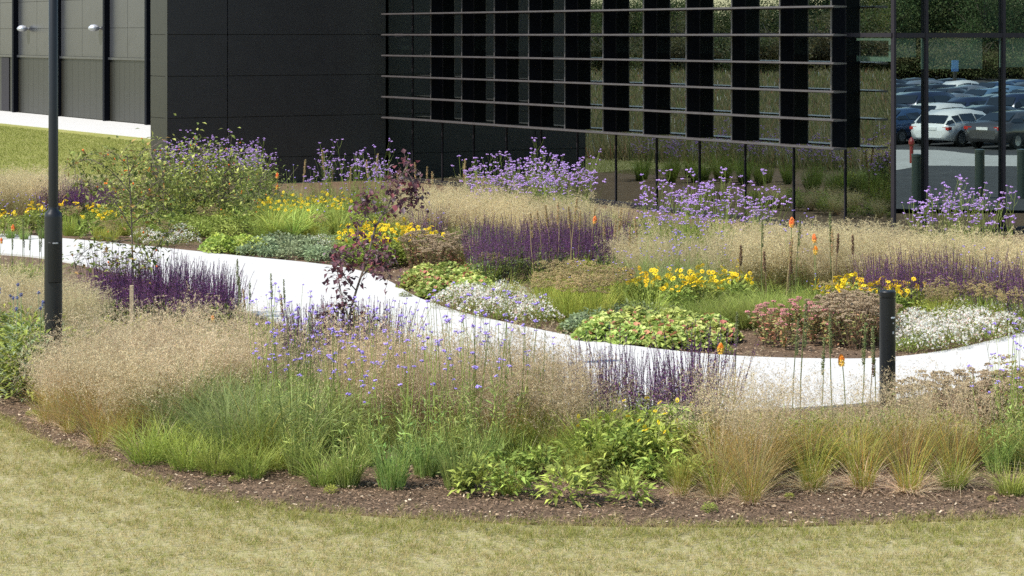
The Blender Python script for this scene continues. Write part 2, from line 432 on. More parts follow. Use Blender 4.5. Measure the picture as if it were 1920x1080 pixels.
# interior: slabs, back walls
gi = Geo()
for z in (0.02, 3.3, 6.6):
    box(gi, (TC + .3, -9, z - .25 if z > 1 else -.01), (TK + 2, -.12, z + .0), (.05,) * 3, fp(0), u3, n3)
box(gi, (TC + 4.6, -9, 0), (TK + 2, -6, ROOF), (.05,) * 3, fp(0), u3, n3)
box(gi, (TC + 6.0, -6, 0), (TC + 6.2, -1.2, ROOF), (.05,) * 3, fp(0), u3, n3)
gi.obj('interior', M['inner'], bld)
gr = Geo(); box(gr, (TC - .1, -9.3, ROOF), (TK + .5, .65, ROOF + .5), (.03,) * 3, fp(0), u3, n3)
gr.obj('roof', M['cladding'], bld)
gb = Geo()
for a, b, z in ((.1, .6, 3.02), (.72, 2.05, 2.82), (2.45, 3.95, 2.84), (4.2, 5.6, 2.84)):
    box(gb, (a, -.16, z), (b, -.14, 3.34), (.6,) * 3, cr, ur, nr)
box(gb, (TC + .12, -.16, 2.95), (TC + 1.15, -.14, 3.34), (.6,) * 3, fp(0), u3, n3)
gb.obj('roller_blind', M['blind'], bld)
# sunshade: fins and louvres
for i in range(11):
    t = 1.457 * i; g = Geo()
    box(g, (t - .016, .0235, 1.47), (t + .016, .29, ROOF), (.01,) * 3, fp(0), u3, n3)
    g.obj('fin', M['fin'], bld)
    g = Geo(); box(g, (t - .014, .292, 1.47), (t + .014, .31, ROOF), (.1,) * 3, fp(0), u3, n3)
    g.obj('fin_edge', M['louvre'], bld)
for i in range(-4, 11):
    z = 3.395 + i * .479; g = Geo()
    if z > ROOF - .1: break
    t0, t1 = -.42, 16.5
    pr = [(.30, -.012), (.55, -.022), (.585, -.012), (.585, .012), (.55, .02), (.30, .012)]
    v = [fp(tt, o) + np.array([0, 0, z + zz]) for tt in (t0 + .0, t1) for o, zz in pr]
    v[0] = fp(t0 - .0, .30) + np.array([0, 0, z - .012])
    n = len(pr); f = [(j, (j + 1) % n, n + (j + 1) % n, n + j) for j in range(n)]
    g.add(v, f, (.2,) * 3); g.add(v[:n], [tuple(range(n))[::-1]], (.2,) * 3); g.add(v[n:], [tuple(range(n))], (.2,) * 3)
    g.obj('louvre', M['louvre'], bld)
# dark box: panels with shadow gaps on a backing
BK = fp(TK); BL = 5.505
gx = Geo()
rows = [(-.0, .575), (.59, 1.515), (1.53, 2.455), (2.47, 3.395), (3.41, 4.335), (4.35, 5.275), (5.29, 6.215), (6.23, 7.155), (7.17, 8.1), (8.115, 9.1)]
for z0, z1 in rows:
    for a, b in ((.04, 4.05), (4.07, BL)):
        box(gx, (a, -.0, z0), (b, .05, z1), (.04,) * 3, BK, n3, -u3)
box(gx, (.03, -.98, 0), (BL - .03, -.012, 9.05), (.02,) * 3, BK, n3, -u3)
gx.obj('dark_cladding', M['cladding'], bld)
gx = Geo()
for z0, z1 in rows:
    box(gx, (.062, BL - .02, z0), (.98, BL + .012, z1), (.04,) * 3, BK, u3, n3)
box(gx, (-.05, BL + .001, 0), (.06, BL + .012, 9.1), (.04,) * 3, BK, u3, n3)
gx.obj('bronze_return', M['olive'], bld)
gx = Geo()
box(gx, (1.0, -9, 0), (9, 1.6, 9.05), (.03,) * 3, BK, u3, n3)
box(gx, (9.01, -14, 0), (22, -6.9, 8.4), (.03,) * 3, BK, u3, n3)
gx.obj('rear_block', M['cladding'], bld)
# far wing
o3 = np.array([*farA, 0]); s0, s1 = -14.0, 70.0
BH = 2.42
gx = Geo(); box(gx, (s0, -12, 0), (s1, -.06, 8.5), (.1,) * 3, o3, u3, n3); gx.obj('far_wing', M['cladding'], bld)
def fs(x):   # distance along the far wing where photo column x meets it
    k = (x - CX) / F
    return (k * farA[1] - farA[0]) / (U[0] - k * U[1])
cols = [s0] + [fs(x) for x in (283, 204, 113, 33)]
while cols[-1] + 4.6 < s1: cols.append(cols[-1] + 4.6)
gu, gd = Geo(), Geo()
for a, b in zip(cols[:-1], cols[1:]):
    for k in range(5):
        z = BH + .1 + k * 1.15
        m = (a + b) / 2 + .2
        for p, q in ((a + .08, m - .012), (m + .012, b - .08)):
            box(gu, (p, -.058, z), (q, .0, z + 1.135), (.2,) * 3, o3, u3, n3)
    n_ = 8; wdt = (b - a - .16) / n_
    for k in range(n_):
        box(gd, (a + .08 + k * wdt, -.059, .05), (a + .08 + (k + 1) * wdt - .012, -.01, BH), (.1,) * 3, o3, u3, n3)
gu.obj('upper_cladding', M['greyclad'], bld); gd.obj('lower_cladding', M['olive'], bld)
gx = Geo(); box(gx, (s0, 0.001, BH), (s1, .07, BH + .09), (.3,) * 3, o3, u3, n3); gx.obj('band', M['greyclad'], bld)
for c in cols[1:-1]:
    g = Geo(); box(g, (c - .1, .0, 0), (c + .1, .22, 8.4), (.02,) * 3, o3, u3, n3); g.obj('downpipe', M['fin'], bld)
g = Geo(); a = fs(18); box(g, (a, .0, .05), (fs(4), .03, BH - .02), (.02,) * 3, o3, u3, n3); g.obj('door', M['frame'], bld)
for x in (53, 188):
    s = fs(x); p = o3 + u3 * s + n3 * .26 + np.array([0, 0, 3.66])
    g = Geo(); v = []
    lathe(g, [(.001, .15), (.12, .13), (.2, .06), (.235, 0), (.2, -.07), (.1, -.12), (.001, -.13)], (.5,) * 3, p, 20)
    lt = g.obj('floodlight', M['steel'], bld, True)
    g = Geo(); tube(g, [p, p - n3 * .26], .04, .04, (.2,) * 3); g.obj('bracket', M['steel'], lt)

# ------------------------------------------------------------------ lamp post and bollard
x, y = gp(100, 748); post = empty('lamp_post', (x, y, 0))
tag(post, 'tall black lamp post with a thick base section rising from the grasses', 'lamp post')
g = Geo(); lathe(g, [(.083, 0), (.083, 1.70), (.078, 1.735), (.047, 1.765), (.047, 1.80)], (.02,) * 3, seg=40); g.obj('base_section', M['blackpaint'], post, True)
g = Geo(); lathe(g, [(.046, 1.8), (.038, 7.4), (.0, 7.4)], (.02,) * 3, seg=32); g.obj('pole', M['blackpaint'], post, True)
g = Geo()
dn = np.array([.40, -1, 0]); dn /= np.linalg.norm(dn); du = np.array([-dn[1], dn[0], 0])
a = np.linspace(-.75, .75, 9)
def curved_plate(g, r0, r1, z0, z1, a0, a1, face, k=9, e=.008):
    aa = np.linspace(a0, a1, k); base = math.atan2(face[1], face[0]); v = []; f = []
    for r, z_0, z_1 in ((r1, z0 + e, z1 - e), (r0, z0, z1)):
        for zz in (z_0, z_1):
            for q in aa: v.append((r * math.cos(base + q), r * math.sin(base + q), zz))
    for j in range(k - 1):
        f.append((j, j + 1, k + j + 1, k + j)); f.append((2 * k + j, j, j + 1, 2 * k + j + 1)[::-1]); f.append((k + j, 3 * k + j, 3 * k + j + 1, k + j + 1))
    f.append((0, k, 3 * k, 2 * k)[::-1]); f.append((k - 1, 2 * k - 1, 4 * k - 1, 3 * k - 1))
    g.add(v, f, (.02,) * 3)
curved_plate(g, .082, .099, 1.09, 1.47, -.7, .7, dn)
dr = g.obj('access_door', M['blackpaint'], post)
g = Geo(); curved_plate(g, .097, .103, 1.455, 1.467, -.25, .25, dn, 5, .002); g.obj('hinge', M['steel'], dr)
g = Geo(); lathe(g, [(.0, 7.75), (.075, 7.74), (.085, 7.7), (.085, 7.42), (.05, 7.36), (.038, 7.34)], (.02,) * 3, seg=32); g.obj('lamp_head', M['blackpaint'], post, True)

x, y = gp(1664, 764); bo = empty('bollard', (x, y, 0))
tag(bo, 'black cylindrical bollard standing at the near edge of the white path', 'bollard')
g = Geo(); lathe(g, [(.073, 0), (.073, 1.0)], (.02,) * 3, seg=40); g.obj('body', M['blackpaint'], bo, True)
g = Geo(); lathe(g, [(.066, 1.0), (.066, 1.015), (.075, 1.015), (.076, 1.055), (.071, 1.066), (.0, 1.07)], (.02,) * 3, seg=40); g.obj('cap', M['blackpaint'], bo, False)
g = Geo(); fc = np.array([.75, -1, 0])
curved_plate(g, .0725, .0745, .818, .832, -.34, .34, fc, 7, .001); g.obj('marking', M['white'], bo)
g = Geo(); curved_plate(g, .0725, .0745, .768, .782, -.09, .09, fc, 4, .001); curved_plate(g, .0725, .0742, .675, .70, -.14, .14, fc, 4, .003); g.obj('marking', M['steel'], bo)

# ------------------------------------------------------------------ plants
TAN = np.array((.56, .455, .27)); STRAW = np.array((.60, .48, .28)); GOLD = np.array((.50, .31, .05)); GREEN = np.array((.22, .26, .06))
LIME = np.array((.36, .41, .075)); MID = np.array((.215, .27, .055)); DEEP = np.array((.12, .165, .04)); BLUEG = np.array((.25, .31, .16))
PURP = np.array((.19, .065, .185)); VIOLET = np.array((.50, .34, .70)); YEL = np.array((.88, .60, .02)); OR = np.array((.85, .22, .03))

def tuft(g, n, R, L0, L1, w0, lean, droop, c0, c1, segs=4, bias=(0, 0)):
    p, a = disc(n, R)
    az = a + RNG.normal(0, .6, n)
    L = RNG.uniform(L0, L1, n)
    return blades(g, p, az, L, w0 * RNG.uniform(.6, 1.2, n), np.abs(RNG.normal(lean, lean * .5, n)).clip(0, .9), np.abs(RNG.normal(droop, droop * .5, n)),
                  c0 if np.ndim(c0) > 1 else vary(c0, n), c1 if np.ndim(c1) > 1 else vary(c1, n), segs)

def plume_grass(leafc0, leafc1, plume=TAN, H=1.0, stems=90, flecks=150, side=0.0, spread=.45, dens=1.0):
    gf, gs = Geo(), Geo()
    tuft(gf, 420, .11, .25, .62, .0042, .35, .35, vary(STRAW * .8, 420), mixcol([leafc0, leafc1, GOLD * .8], [5, 3, 1], 420), 4)
    tuft(gf, 60, .13, .2, .4, .004, .7, .5, vary(STRAW, 60), vary(STRAW, 60), 3)
    n = stems; p, a = disc(n, .08)
    L = RNG.uniform(.72, 1.03, n) * H; lean = np.abs(RNG.normal(spread * .55, .16, n)).clip(0, .7); droop = np.abs(RNG.normal(.14, .09, n))
    az = a + RNG.normal(0, .8, n)
    blades(gs, p, az, L, np.full(n, .0022), lean, droop, vary(STRAW * .8, n), vary(plume, n), 5)
    h = np.stack([np.cos(az), np.sin(az), 0 * az], 1)
    m = int(flecks * dens)
    tt = RNG.beta(1.7, 1.5, (n, m)) * .55 + .46
    out = (lean[:, None] * tt + droop[:, None] * tt ** 2.2) * L[:, None]
    z = L[:, None] * (tt * np.sqrt(1 - lean[:, None] ** 2) - .55 * droop[:, None] * tt ** 2.4)
    c = p[:, None, :] + h[:, None, :] * out[..., None]; c[..., 2] += z
    rad = .012 + .06 * np.sin(np.clip((tt - .5) * 2, 0, 1) * PI) ** .7
    kb = 11; bd = rdir(n * kb, .35).reshape(n, kb, 3); bt = np.sort(RNG.beta(1.3, 1.3, (n, kb)) * .5 + .48, 1)
    bi = RNG.integers(0, kb, (n, m)); ii = np.arange(n)[:, None]
    t2 = bt[ii, bi]; o2 = (lean[:, None] * t2 + droop[:, None] * t2 ** 2.2) * L[:, None]; z2 = L[:, None] * (t2 * np.sqrt(1 - lean[:, None] ** 2) - .55 * droop[:, None] * t2 ** 2.4)
    c = p[:, None, :] + h[:, None, :] * o2[..., None]; c[..., 2] += z2
    uu = RNG.random((n, m)) ** .8; ln = (.15 * np.sin(np.clip((t2 - .42) * 1.7, 0, 1) * PI) ** .6 + .02) * uu
    c = c + bd[ii, bi] * ln[..., None] + rdir(n * m).reshape(n, m, 3) * .007; c[..., 2] -= (ln ** 2) * 2.2
    c[..., 0] += side * (c[..., 2] ** 2)
    col = mixcol([plume, plume * 1.25, plume * .8, np.array((.40, .27, .17))], [5, 3, 2, 1], n * m, .1)
    specks(gs, c.reshape(-1, 3), RNG.uniform(.010, .019, n * m), col, .27, (bd[ii, bi] + rdir(n * m).reshape(n, m, 3) * .55).reshape(-1, 3))
    # hair-fine branchlets
    k = n * 9; i = RNG.integers(0, n, k); j = RNG.integers(0, m, k)
    q = c[i, j]; d = rdir(k, .2) * RNG.uniform(.03, .07, k)[:, None]; s = rdir(k) * .0009
    gs.add(np.stack([q - d * .5 - s, q - d * .5 + s, q + d * .5], 1).reshape(-1, 3), np.arange(3 * k).reshape(k, 3), np.repeat(vary(plume * .9, k), 3, 0))
    return [('foliage', gf, M['leaf']), ('plumes', gs, M['dry'])]

def green_grass(c0, c1, n=420, L=(.35, .75), w=.005, lean=.3, droop=.5, R=.12):
    g = Geo()
    tuft(g, n, R, L[0], L[1], w, lean, droop, vary(c0, n), mixcol([c1, c0, c1 * 1.3, STRAW * .7], [6, 3, 2, .5], n), 5)
    return [('foliage', g, M['leaf'])]

def verbena(H=1.25, stems=9, heads=9, base=260, baseL=.35, basec=MID, cluster=.02, top=.72, spread=.16, blean=.28, vc=VIOLET):
    gf, gs, gh = Geo(), Geo(), Geo()
    p, a = disc(base, .13)
    tuft(gf, base, .10, baseL * .5, baseL * 1.4, .007, blean, .18, vary(basec, base), vary(basec * 1.35, base), 3)
    P0, a0 = disc(stems, .10)
    for i in range(stems):
        hh = H * random.uniform(top, 1.05); az = a0[i] + random.uniform(-.6, .6); le = spread * random.uniform(.2, 1.6)
        d = np.array([math.cos(az) * le, math.sin(az) * le, 1]); tip = P0[i] + d * hh
        t_ = np.linspace(0, 1, 5)[:, None]; bow = np.array([math.cos(az + 1), math.sin(az + 1), 0]) * .03
        pts = P0[i] + d * hh * t_ + bow * np.sin(t_ * PI)
        tube(gs, pts, .0032, .0018, MID * random.uniform(.7, 1.1), 3)
        # leaves low on the stem
        k = 26; tt = RNG.uniform(.05, .55, k)[:, None]; q = P0[i] + d * hh * tt
        leaves(gf, q, rdir(k, .5, .4), RNG.uniform(.05, .11, k), .012, vary(basec, k))
        nh = max(1, int(random.gauss(heads, 2)))
        for j in range(nh):
            s = random.uniform(.52, .97) if j else 1.0
            b = P0[i] + d * hh * s; az2 = random.uniform(0, 2 * PI); l = (1.03 - s) * hh * random.uniform(.35, .8) + .03
            e = b + np.array([math.cos(az2) * l * .5, math.sin(az2) * l * .5, l * .95]) if j else b
            if j: tube(gs, [b, (b + e) / 2 + np.array([math.cos(az2), math.sin(az2), 0]) * l * .08, e], .0018, .0014, MID * .9, 3)
            k = 9; r = cluster * random.uniform(.7, 1.2)
            o = RNG.normal(0, 1, (k, 3)) * np.array([r * .42, r * .42, r * .22])
            beads(gh, e + o, r * .46, mixcol([vc, vc * [1.3, 1.25, 1.1], vc * [.75, .6, .75]], [5, 4, 2], k, .12), .7)
    return [('foliage', gf, M['leaf']), ('stems', gs, M['stem']), ('blossoms', gh, M['petal'])]

def salvia(H=.65, spikes=46, R=.16, col=PURP):
    gf, gs = Geo(), Geo()
    k = 260; p, a = disc(k, R * 1.1); p[:, 2] = RNG.random(k) * H * .42
    leaves(gf, p, rdir(k, .4, .5), RNG.uniform(.04, .08, k), RNG.uniform(.018, .03, k), mixcol([DEEP * 1.4, MID * .9, BLUEG * .6], [3, 3, 2], k))
    P0, a0 = disc(spikes, R)
    for i in range(spikes):
        hh = H * random.uniform(.62, 1.05); le = abs(random.gauss(0, .22)); az = a0[i] + random.uniform(-.9, .9)
        d = np.array([math.cos(az) * le, math.sin(az) * le, 1])
        tube(gs, [P0[i], P0[i] + d * hh * .5, P0[i] + d * hh], .0028, .0015, np.array((.07, .05, .05)), 3)
        m = 62; t = RNG.uniform(.42, 1, m); q = P0[i] + d * hh * t[:, None]
        r = .013 * (1.12 - t); aa = RNG.random(m) * 2 * PI
        q = q + np.stack([np.cos(aa) * r, np.sin(aa) * r, 0 * r], 1)
        specks(gs, q, RNG.uniform(.011, .019, m) * (1.25 - t * .6), mixcol([col, col * 1.7, np.array((.11, .04, .07)), np.array((.13, .08, .28))], [5, 3, 3, 1.2], m), .5)
    return [('foliage', gf, M['leaf']), ('blossoms', gs, M['petal'])]

def torch_spike(kind, H):
    """one poker stalk; seed = dried straw, green = budding, orange = in flower"""
    g = Geo(); lean = np.array([random.uniform(-.07, .07), random.uniform(-.07, .07), 1])
    pts = [lean * H * t + np.array([.02 * math.sin(t * 3), 0, 0]) for t in np.linspace(0, 1, 5)]
    sc_ = {'seed': (.40, .31, .15), 'green': (.17, .2, .07), 'orange': (.2, .24, .08), 'yellow': (.2, .24, .08), 'dark': (.2, .13, .08)}[kind]
    tube(g, pts, .006, .004, np.array(sc_) * random.uniform(.8, 1.1), 5)
    fl = {'seed': .30, 'green': .34, 'orange': .10, 'yellow': .09, 'dark': .22}[kind]
    m = 170; t = RNG.random(m); q = lean * (H - fl + fl * t[:, None])
    pr = .020 if kind in ('orange', 'yellow') else .011
    r = pr * np.sin(np.clip(t * .85 + .12, 0, 1) * PI) ** .6; aa = RNG.random(m) * 2 * PI
    q = q + np.stack([np.cos(aa) * r, np.sin(aa) * r, 0 * r], 1)
    if kind == 'orange': col = np.where(t[:, None] > .35, vary((.88, .26, .07), m, .1), vary((.9, .52, .12), m, .1))
    elif kind == 'yellow': col = np.where(t[:, None] > .6, vary((.85, .30, .03), m, .1), vary((.85, .55, .09), m, .1))
    elif kind == 'green': col = vary((.22, .24, .10), m, .25)
    elif kind == 'dark': col = vary((.22, .13, .08), m, .25)
    else: col = vary((.46, .34, .17), m, .25)
    d = np.stack([np.cos(aa) * .6, np.sin(aa) * .6, -.6 + 0 * aa], 1) if kind in ('orange', 'yellow') else np.stack([np.cos(aa), np.sin(aa), .4 + 0 * aa], 1)
    leaves(g, q, d / np.linalg.norm(d, axis=1)[:, None], RNG.uniform(.012, .022, m), .008, col)
    beads(g, q, .006, col)
    return g

def strap_clump(n=60, L=(.4, .75), w=.014, c=MID, flowers=0):
    g = Geo(); tuft(g, n, .08, L[0], L[1], w, .35, .55, vary(c * .9, n), vary(c * 1.4, n), 6)
    parts = [('foliage', g, M['leaf'])]
    if flowers:
        gs, gp_ = Geo(), Geo(); P0, a0 = disc(flowers, .3)
        P0[:, 2] = RNG.uniform(.5, .68, flowers)
        for q in P0: tube(gs, [q * [.25, .25, 0], q], .003, .002, c, 3)
        daisies(gp_, P0, .035, YEL, YEL * .7, 6)
        parts += [('stems', gs, M['stem']), ('blossoms', gp_, M['petal'])]
    return parts

def daisy_plant(H=.45, n_f=26, R=.22, leafc=MID, leafL=(.06, .11), leafw=.03, n_l=420, petal=YEL, fr=.028, centre=(.4, .22, .01), lowleaf=True):
    gf, gs, gh = Geo(), Geo(), Geo()
    p, a = disc(n_l, R); dome = np.sqrt(np.clip(1 - (np.hypot(p[:, 0], p[:, 1]) / R) ** 2 * .75, 0, 1))
    p[:, 2] = RNG.beta(2, 1.3, n_l) * H * .8 * dome
    d = np.stack([np.cos(a), np.sin(a), RNG.uniform(-.1, .9, n_l)], 1) + .4 * RNG.standard_normal((n_l, 3)); d /= np.linalg.norm(d, axis=1)[:, None]
    leaves(gf, p, d, RNG.uniform(*leafL, n_l), leafw * RNG.uniform(.7, 1.2, n_l), mixcol([leafc, leafc * 1.35, leafc * .65], [5, 3, 3], n_l), .15, .15)
    P0, a0 = disc(max(n_f, 1), R * .95)
    P0[:, 2] = H * RNG.uniform(.82, 1.12, len(P0)) * (1 - .25 * (np.hypot(P0[:, 0], P0[:, 1]) / R) ** 2)
    for q in P0: tube(gs, [q * [.5, .5, .1], q * [.8, .8, .6], q], .0026, .0018, leafc * .8, 3)
    parts = [('foliage', gf, M['leaf']), ('stems', gs, M['stem'])]
    if n_f:
        daisies(gh, P0, fr * RNG.uniform(.8, 1.2, len(P0)), petal, centre); parts.append(('blossoms', gh, M['petal']))
    return parts

def mound(H=.22, R=.26, n=420, r=.024, cols=((.24, .30, .07),), wts=(1,)):
    """round leaved ground cover"""
    g = Geo(); p, a = disc(n, R); rr = np.hypot(p[:, 0], p[:, 1]) / R
    p[:, 2] = H * (1 - rr ** 2 * .8) * RNG.uniform(.7, 1.05, n)
    round_leaves(g, p, r * RNG.uniform(.6, 1.25, n), mixcol(cols, wts, n, .15))
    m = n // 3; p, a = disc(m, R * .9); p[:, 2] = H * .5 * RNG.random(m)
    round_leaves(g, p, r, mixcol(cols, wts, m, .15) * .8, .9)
    return [('foliage', g, M['leaf'])]

def fleabane(H=.24, R=.28, n=250, pink=.25):
    gf, gh = Geo(), Geo(); k = 700; p, a = disc(k, R); rr = np.hypot(p[:, 0], p[:, 1]) / R
    p[:, 2] = H * (1 - rr ** 2 * .7) * RNG.uniform(.2, .95, k)
    leaves(gf, p, rdir(k, .6, .6), RNG.uniform(.02, .045, k), .007, mixcol([MID, MID * .7, np.array((.22, .17, .07))], [4, 3, 2], k))
    p, a = disc(n, R); rr = np.hypot(p[:, 0], p[:, 1]) / R
    p[:, 2] = H * (1 - rr ** 2 * .7) * RNG.uniform(.85, 1.12, n) + .01
    i = int(n * (1 - pink))
    daisies(gh, p[:i], RNG.uniform(.009, .014, i), (.88, .86, .80), (.6, .5, .12), 6)
    daisies(gh, p[i:], RNG.uniform(.007, .011, n - i), (.74, .48, .45), (.55, .40, .15), 6)
    return [('foliage', gf, M['leaf']), ('blossoms', gh, M['petal'])]

def sedum(H=.5, heads=34, R=.2, headc=((.42, .32, .20), (.33, .24, .14)), leafc=((.32, .29, .11), (.38, .19, .11), (.20, .24, .08)), hr=.042, n_l=340):
    gf, gs, gh = Geo(), Geo(), Geo(); P0, a0 = disc(heads, R)
    for q, a in zip(P0, a0):
        h = H * random.uniform(.72, 1.05) * (1 - .2 * (math.hypot(q[0], q[1]) / R) ** 2)
        e = np.array([q[0] * 1.4, q[1] * 1.4, h]); tube(gs, [q * .6, (q * .6 + e) / 2 + [0, 0, .01], e], .0035, .0025, np.array((.2, .13, .08)), 4)
        m = 34; o, _ = disc(m, hr * random.uniform(.6, 1.1)); o[:, 2] = RNG.uniform(-.008, .01, m) - (np.hypot(o[:, 0], o[:, 1])) * .25
        beads(gh, e + o, .0075, mixcol(headc, np.ones(len(headc)), m, .2), .8)
        for _ in range(3):
            f = e + np.array([random.uniform(-hr, hr), random.uniform(-hr, hr), -.01]); tube(gs, [e * [1, 1, .9], f], .0016, .0012, np.array((.25, .17, .1)), 3)
    i = RNG.integers(0, heads, n_l); t = RNG.uniform(.1, .85, n_l)
    q = P0[i] * (.6 + .8 * t[:, None]); q[:, 2] = H * t * .85
    leaves(gf, q, rdir(n_l, .15, .35), RNG.uniform(.035, .065, n_l), RNG.uniform(.018, .03, n_l), mixcol(leafc, np.ones(len(leafc)), n_l, .2))
    return [('foliage', gf, M['leaf']), ('stems', gs, M['stem']), ('blossoms', gh, M['petal'])]

def seedhead_plant(H=.5, R=.2):
    """lime stems topped by loose tan seed clusters"""
    gf, gh = Geo(), Geo()
    tuft(gf, 320, R * .8, H * .5, H * 1.02, .007, .22, .2, vary(LIME * .75, 320), vary(LIME * 1.05, 320), 3)
    n = 46; P0, a0 = disc(n, R); P0[:, 2] = H * RNG.uniform(.75, 1.08, n)
    for q in P0:
        m = 16; beads(gh, q + RNG.normal(0, .014, (m, 3)) * [1, 1, .5], .0065, mixcol([(.46, .36, .18), (.36, .26, .12), (.40, .36, .14)], [3, 2, 2], m, .15))
    return [('foliage', gf, M['leaf']), ('sprays', gh, M['dry'])]

def leafy(H=.45, R=.22, n=300, L=(.06, .12), w=.035, c=MID, tone=(1.0, 1.4, .65)):
    return daisy_plant(H, 0, R, c, L, w, n)[:1]

def thistle(H=.85, n=6):
    gf, gs, gh = Geo(), Geo(), Geo(); k = 520; p, a = disc(k, .24); p[:, 2] = RNG.beta(1.6, 1.6, k) * H * .75
    d = np.stack([np.cos(a), np.sin(a), RNG.uniform(-.3, .7, k)], 1) + .3 * RNG.standard_normal((k, 3)); d /= np.linalg.norm(d, axis=1)[:, None]
    leaves(gf, p, d, RNG.uniform(.05, .13, k), RNG.uniform(.02, .035, k), mixcol([MID * 1.1, LIME * .7, BLUEG], [4, 3, 3], k), .2, .1)
    P0, _ = disc(n, .2)
    for q in P0:
        e = q + np.array([0, 0, H * random.uniform(.85, 1.05)]); tube(gs, [q, e], .004, .003, BLUEG, 4)
        m = 60; dd = rdir(m); leaves(gh, e + dd * .008, dd, .013, .005, vary((.16, .18, .34), m, .2)); beads(gh, e[None], .013, vary((.14, .16, .30), 1))
    return [('foliage', gf, M['leaf']), ('stems', gs, M['stem']), ('blossoms', gh, M['petal'])]

def variants(fn, n_variants, *a, **k):
    out = []
    for _ in range(n_variants):
        parts = []
        for nm, g, m in fn(*a, **k):
            if g.n: parts.append((nm, g.mesh(nm, m)))
        out.append(parts)
    return out

def inpoly(x, y, P):
    c = False; j = len(P) - 1
    for i in range(len(P)):
        if (P[i][1] > y) != (P[j][1] > y) and x < (P[j][0] - P[i][0]) * (y - P[i][1]) / (P[j][1] - P[i][1]) + P[i][0]: c = not c
        j = i
    return c

def scatter(poly, sp, rnd):
    w_ = [gp(*p) for p in poly]; xs = [p[0] for p in w_]; ys = [p[1] for p in w_]; out = []
    area = (max(xs) - min(xs)) * (max(ys) - min(ys)); tries = int(area / (sp * sp) * 30) + 60
    for _ in range(tries):
        x = rnd.uniform(min(xs), max(xs)); y = rnd.uniform(min(ys), max(ys))
        if inpoly(x, y, w_) and all((x - a) ** 2 + (y - b) ** 2 > sp * sp for a, b in out): out.append((x, y))
    return out

COUNT = {}
def put(name, vars_, x, y, label, cat, group, rnd, s=(.85, 1.15), rz=None, z=0, tilt=None):
    v = rnd.choice(vars_)
    r = rnd.uniform(0, 2 * PI) if rz is None else rz + rnd.uniform(-.5, .5)
    if False:
        o = bpy.data.objects.new(name, v[0][1]); C.objects.link(o)
        o.location = (x, y, z); o.rotation_euler = (0, 0, r); o.scale = (rnd.uniform(*s),) * 3
    else:
        o = empty(name, (x, y, z), r, rnd.uniform(*s))
        for nm, me in v:
            c = bpy.data.objects.new(nm, me); C.objects.link(c); c.parent = o
    COUNT[name] = COUNT.get(name, 0) + 1
    return tag(o, label, cat, group, 'thing')

ORDN = ['leftmost', 'second', 'third', 'fourth', 'fifth', 'sixth', 'seventh', 'eighth']
def patch(name, vars_, poly, sp, label, cat, group, seed=1, s=(.85, 1.15), rz=None):
    rnd = random.Random(seed)
    pts = poly if sp == 0 else scatter(poly, sp, rnd)
    if sp == 0: pts = [gp(*p) for p in pts]
    order = sorted(range(len(pts)), key=lambda i: pts[i][0] / pts[i][1]); n = len(pts)
    for k, i in enumerate(order):
        if n == 1: lb = label
        elif n <= 8: lb = label + (', ' + ORDN[k] if k == 0 else ', rightmost' if k == n - 1 else ', %s from left' % ORDN[k])
        else:
            third = [j for j in range(n) if min(2, j * 3 // n) == min(2, k * 3 // n)]; ds = sorted(pts[order[j]][1] for j in third)
            lb = label + (', front' if pts[i][1] < ds[len(ds) // 2] else ', back') + (' left', ' middle', ' right')[min(2, k * 3 // n)]
        if len(lb.split()) > 16: print('LONG', lb)
        put(name, vars_, *pts[i], lb, cat, group, rnd, s, rz)

def R4(x0, y0, x1, y1): return [(x0, y0), (x1, y0), (x1, y1), (x0, y1)]

# species stock
V = {}
V['plume'] = variants(plume_grass, 4, GREEN * 1.1, GOLD * .8, spread=.5)
V['plume_gold'] = variants(plume_grass, 3, GOLD, LIME * .8, np.array((.56, .465, .285)), 1.0, 80, 150, spread=.5, side=.20)
V['plume_far'] = variants(plume_grass, 3, GREEN, MID, np.array((.58, .50, .28)), .95, 95, 180, spread=.55)
V['plume_thin'] = variants(plume_grass, 3, GOLD * .9, LIME * .7, TAN * .95, 1.0, 44, 90, spread=.42)
V['sesleria'] = variants(green_grass, 5, np.array((.17, .225, .075)), np.array((.27, .35, .12)), 330, (.3, .8), .005, .3, .45, .14)
V['tuft_lime'] = variants(green_grass, 4, MID * 1.2, LIME * .95, 300, (.14, .42), .005, .4, .35, .11)
def gold_tuft():
    g = Geo(); tuft(g, 230, .085, .12, .74, .003, random.uniform(.14, .3), random.uniform(.2, .45), mixcol([GOLD * .8, MID * 1.2, LIME * .7], [2, 5, 3], 230), mixcol([GOLD, LIME * .85, MID * 1.2, np.array((.45, .25, .07))], [3, 5, 4, 1], 230), 5)
    tuft(g, 200, .09, .14, .36, .0045, .85, .45, vary(STRAW * 1.0, 200), vary(STRAW * 1.2, 200), 3)
    return [('foliage', g, M['leaf'])]
V['tuft_gold'] = variants(gold_tuft, 6)
V['finegrass'] = variants(green_grass, 3, GREEN * 1.1, MID * 1.25, 520, (.25, .5), .0035, .4, .6, .13)
V['verb_near'] = variants(verbena, 5, 1.3, 7, 2, 300, .30, np.array((.26, .33, .09)), .019, .55, .14, .17, np.array((.40, .31, .74)))
V['verb_far'] = variants(verbena, 6, 1.3, 7, 6, 200, .5, MID * .9, .022, .55, .2, .2)
V['salvia'] = variants(salvia, 4, .68, 52, .16, PURP * 1.1)
V['salvia_tall'] = variants(salvia, 5, .82, 38, .17, PURP)
V['strap'] = variants(strap_clump, 3)
V['daylily'] = variants(strap_clump, 3, 110, (.4, .8), .018, MID * 1.2, 9)
V['coneflower'] = variants(daisy_plant, 5, n_f=11, fr=.034)
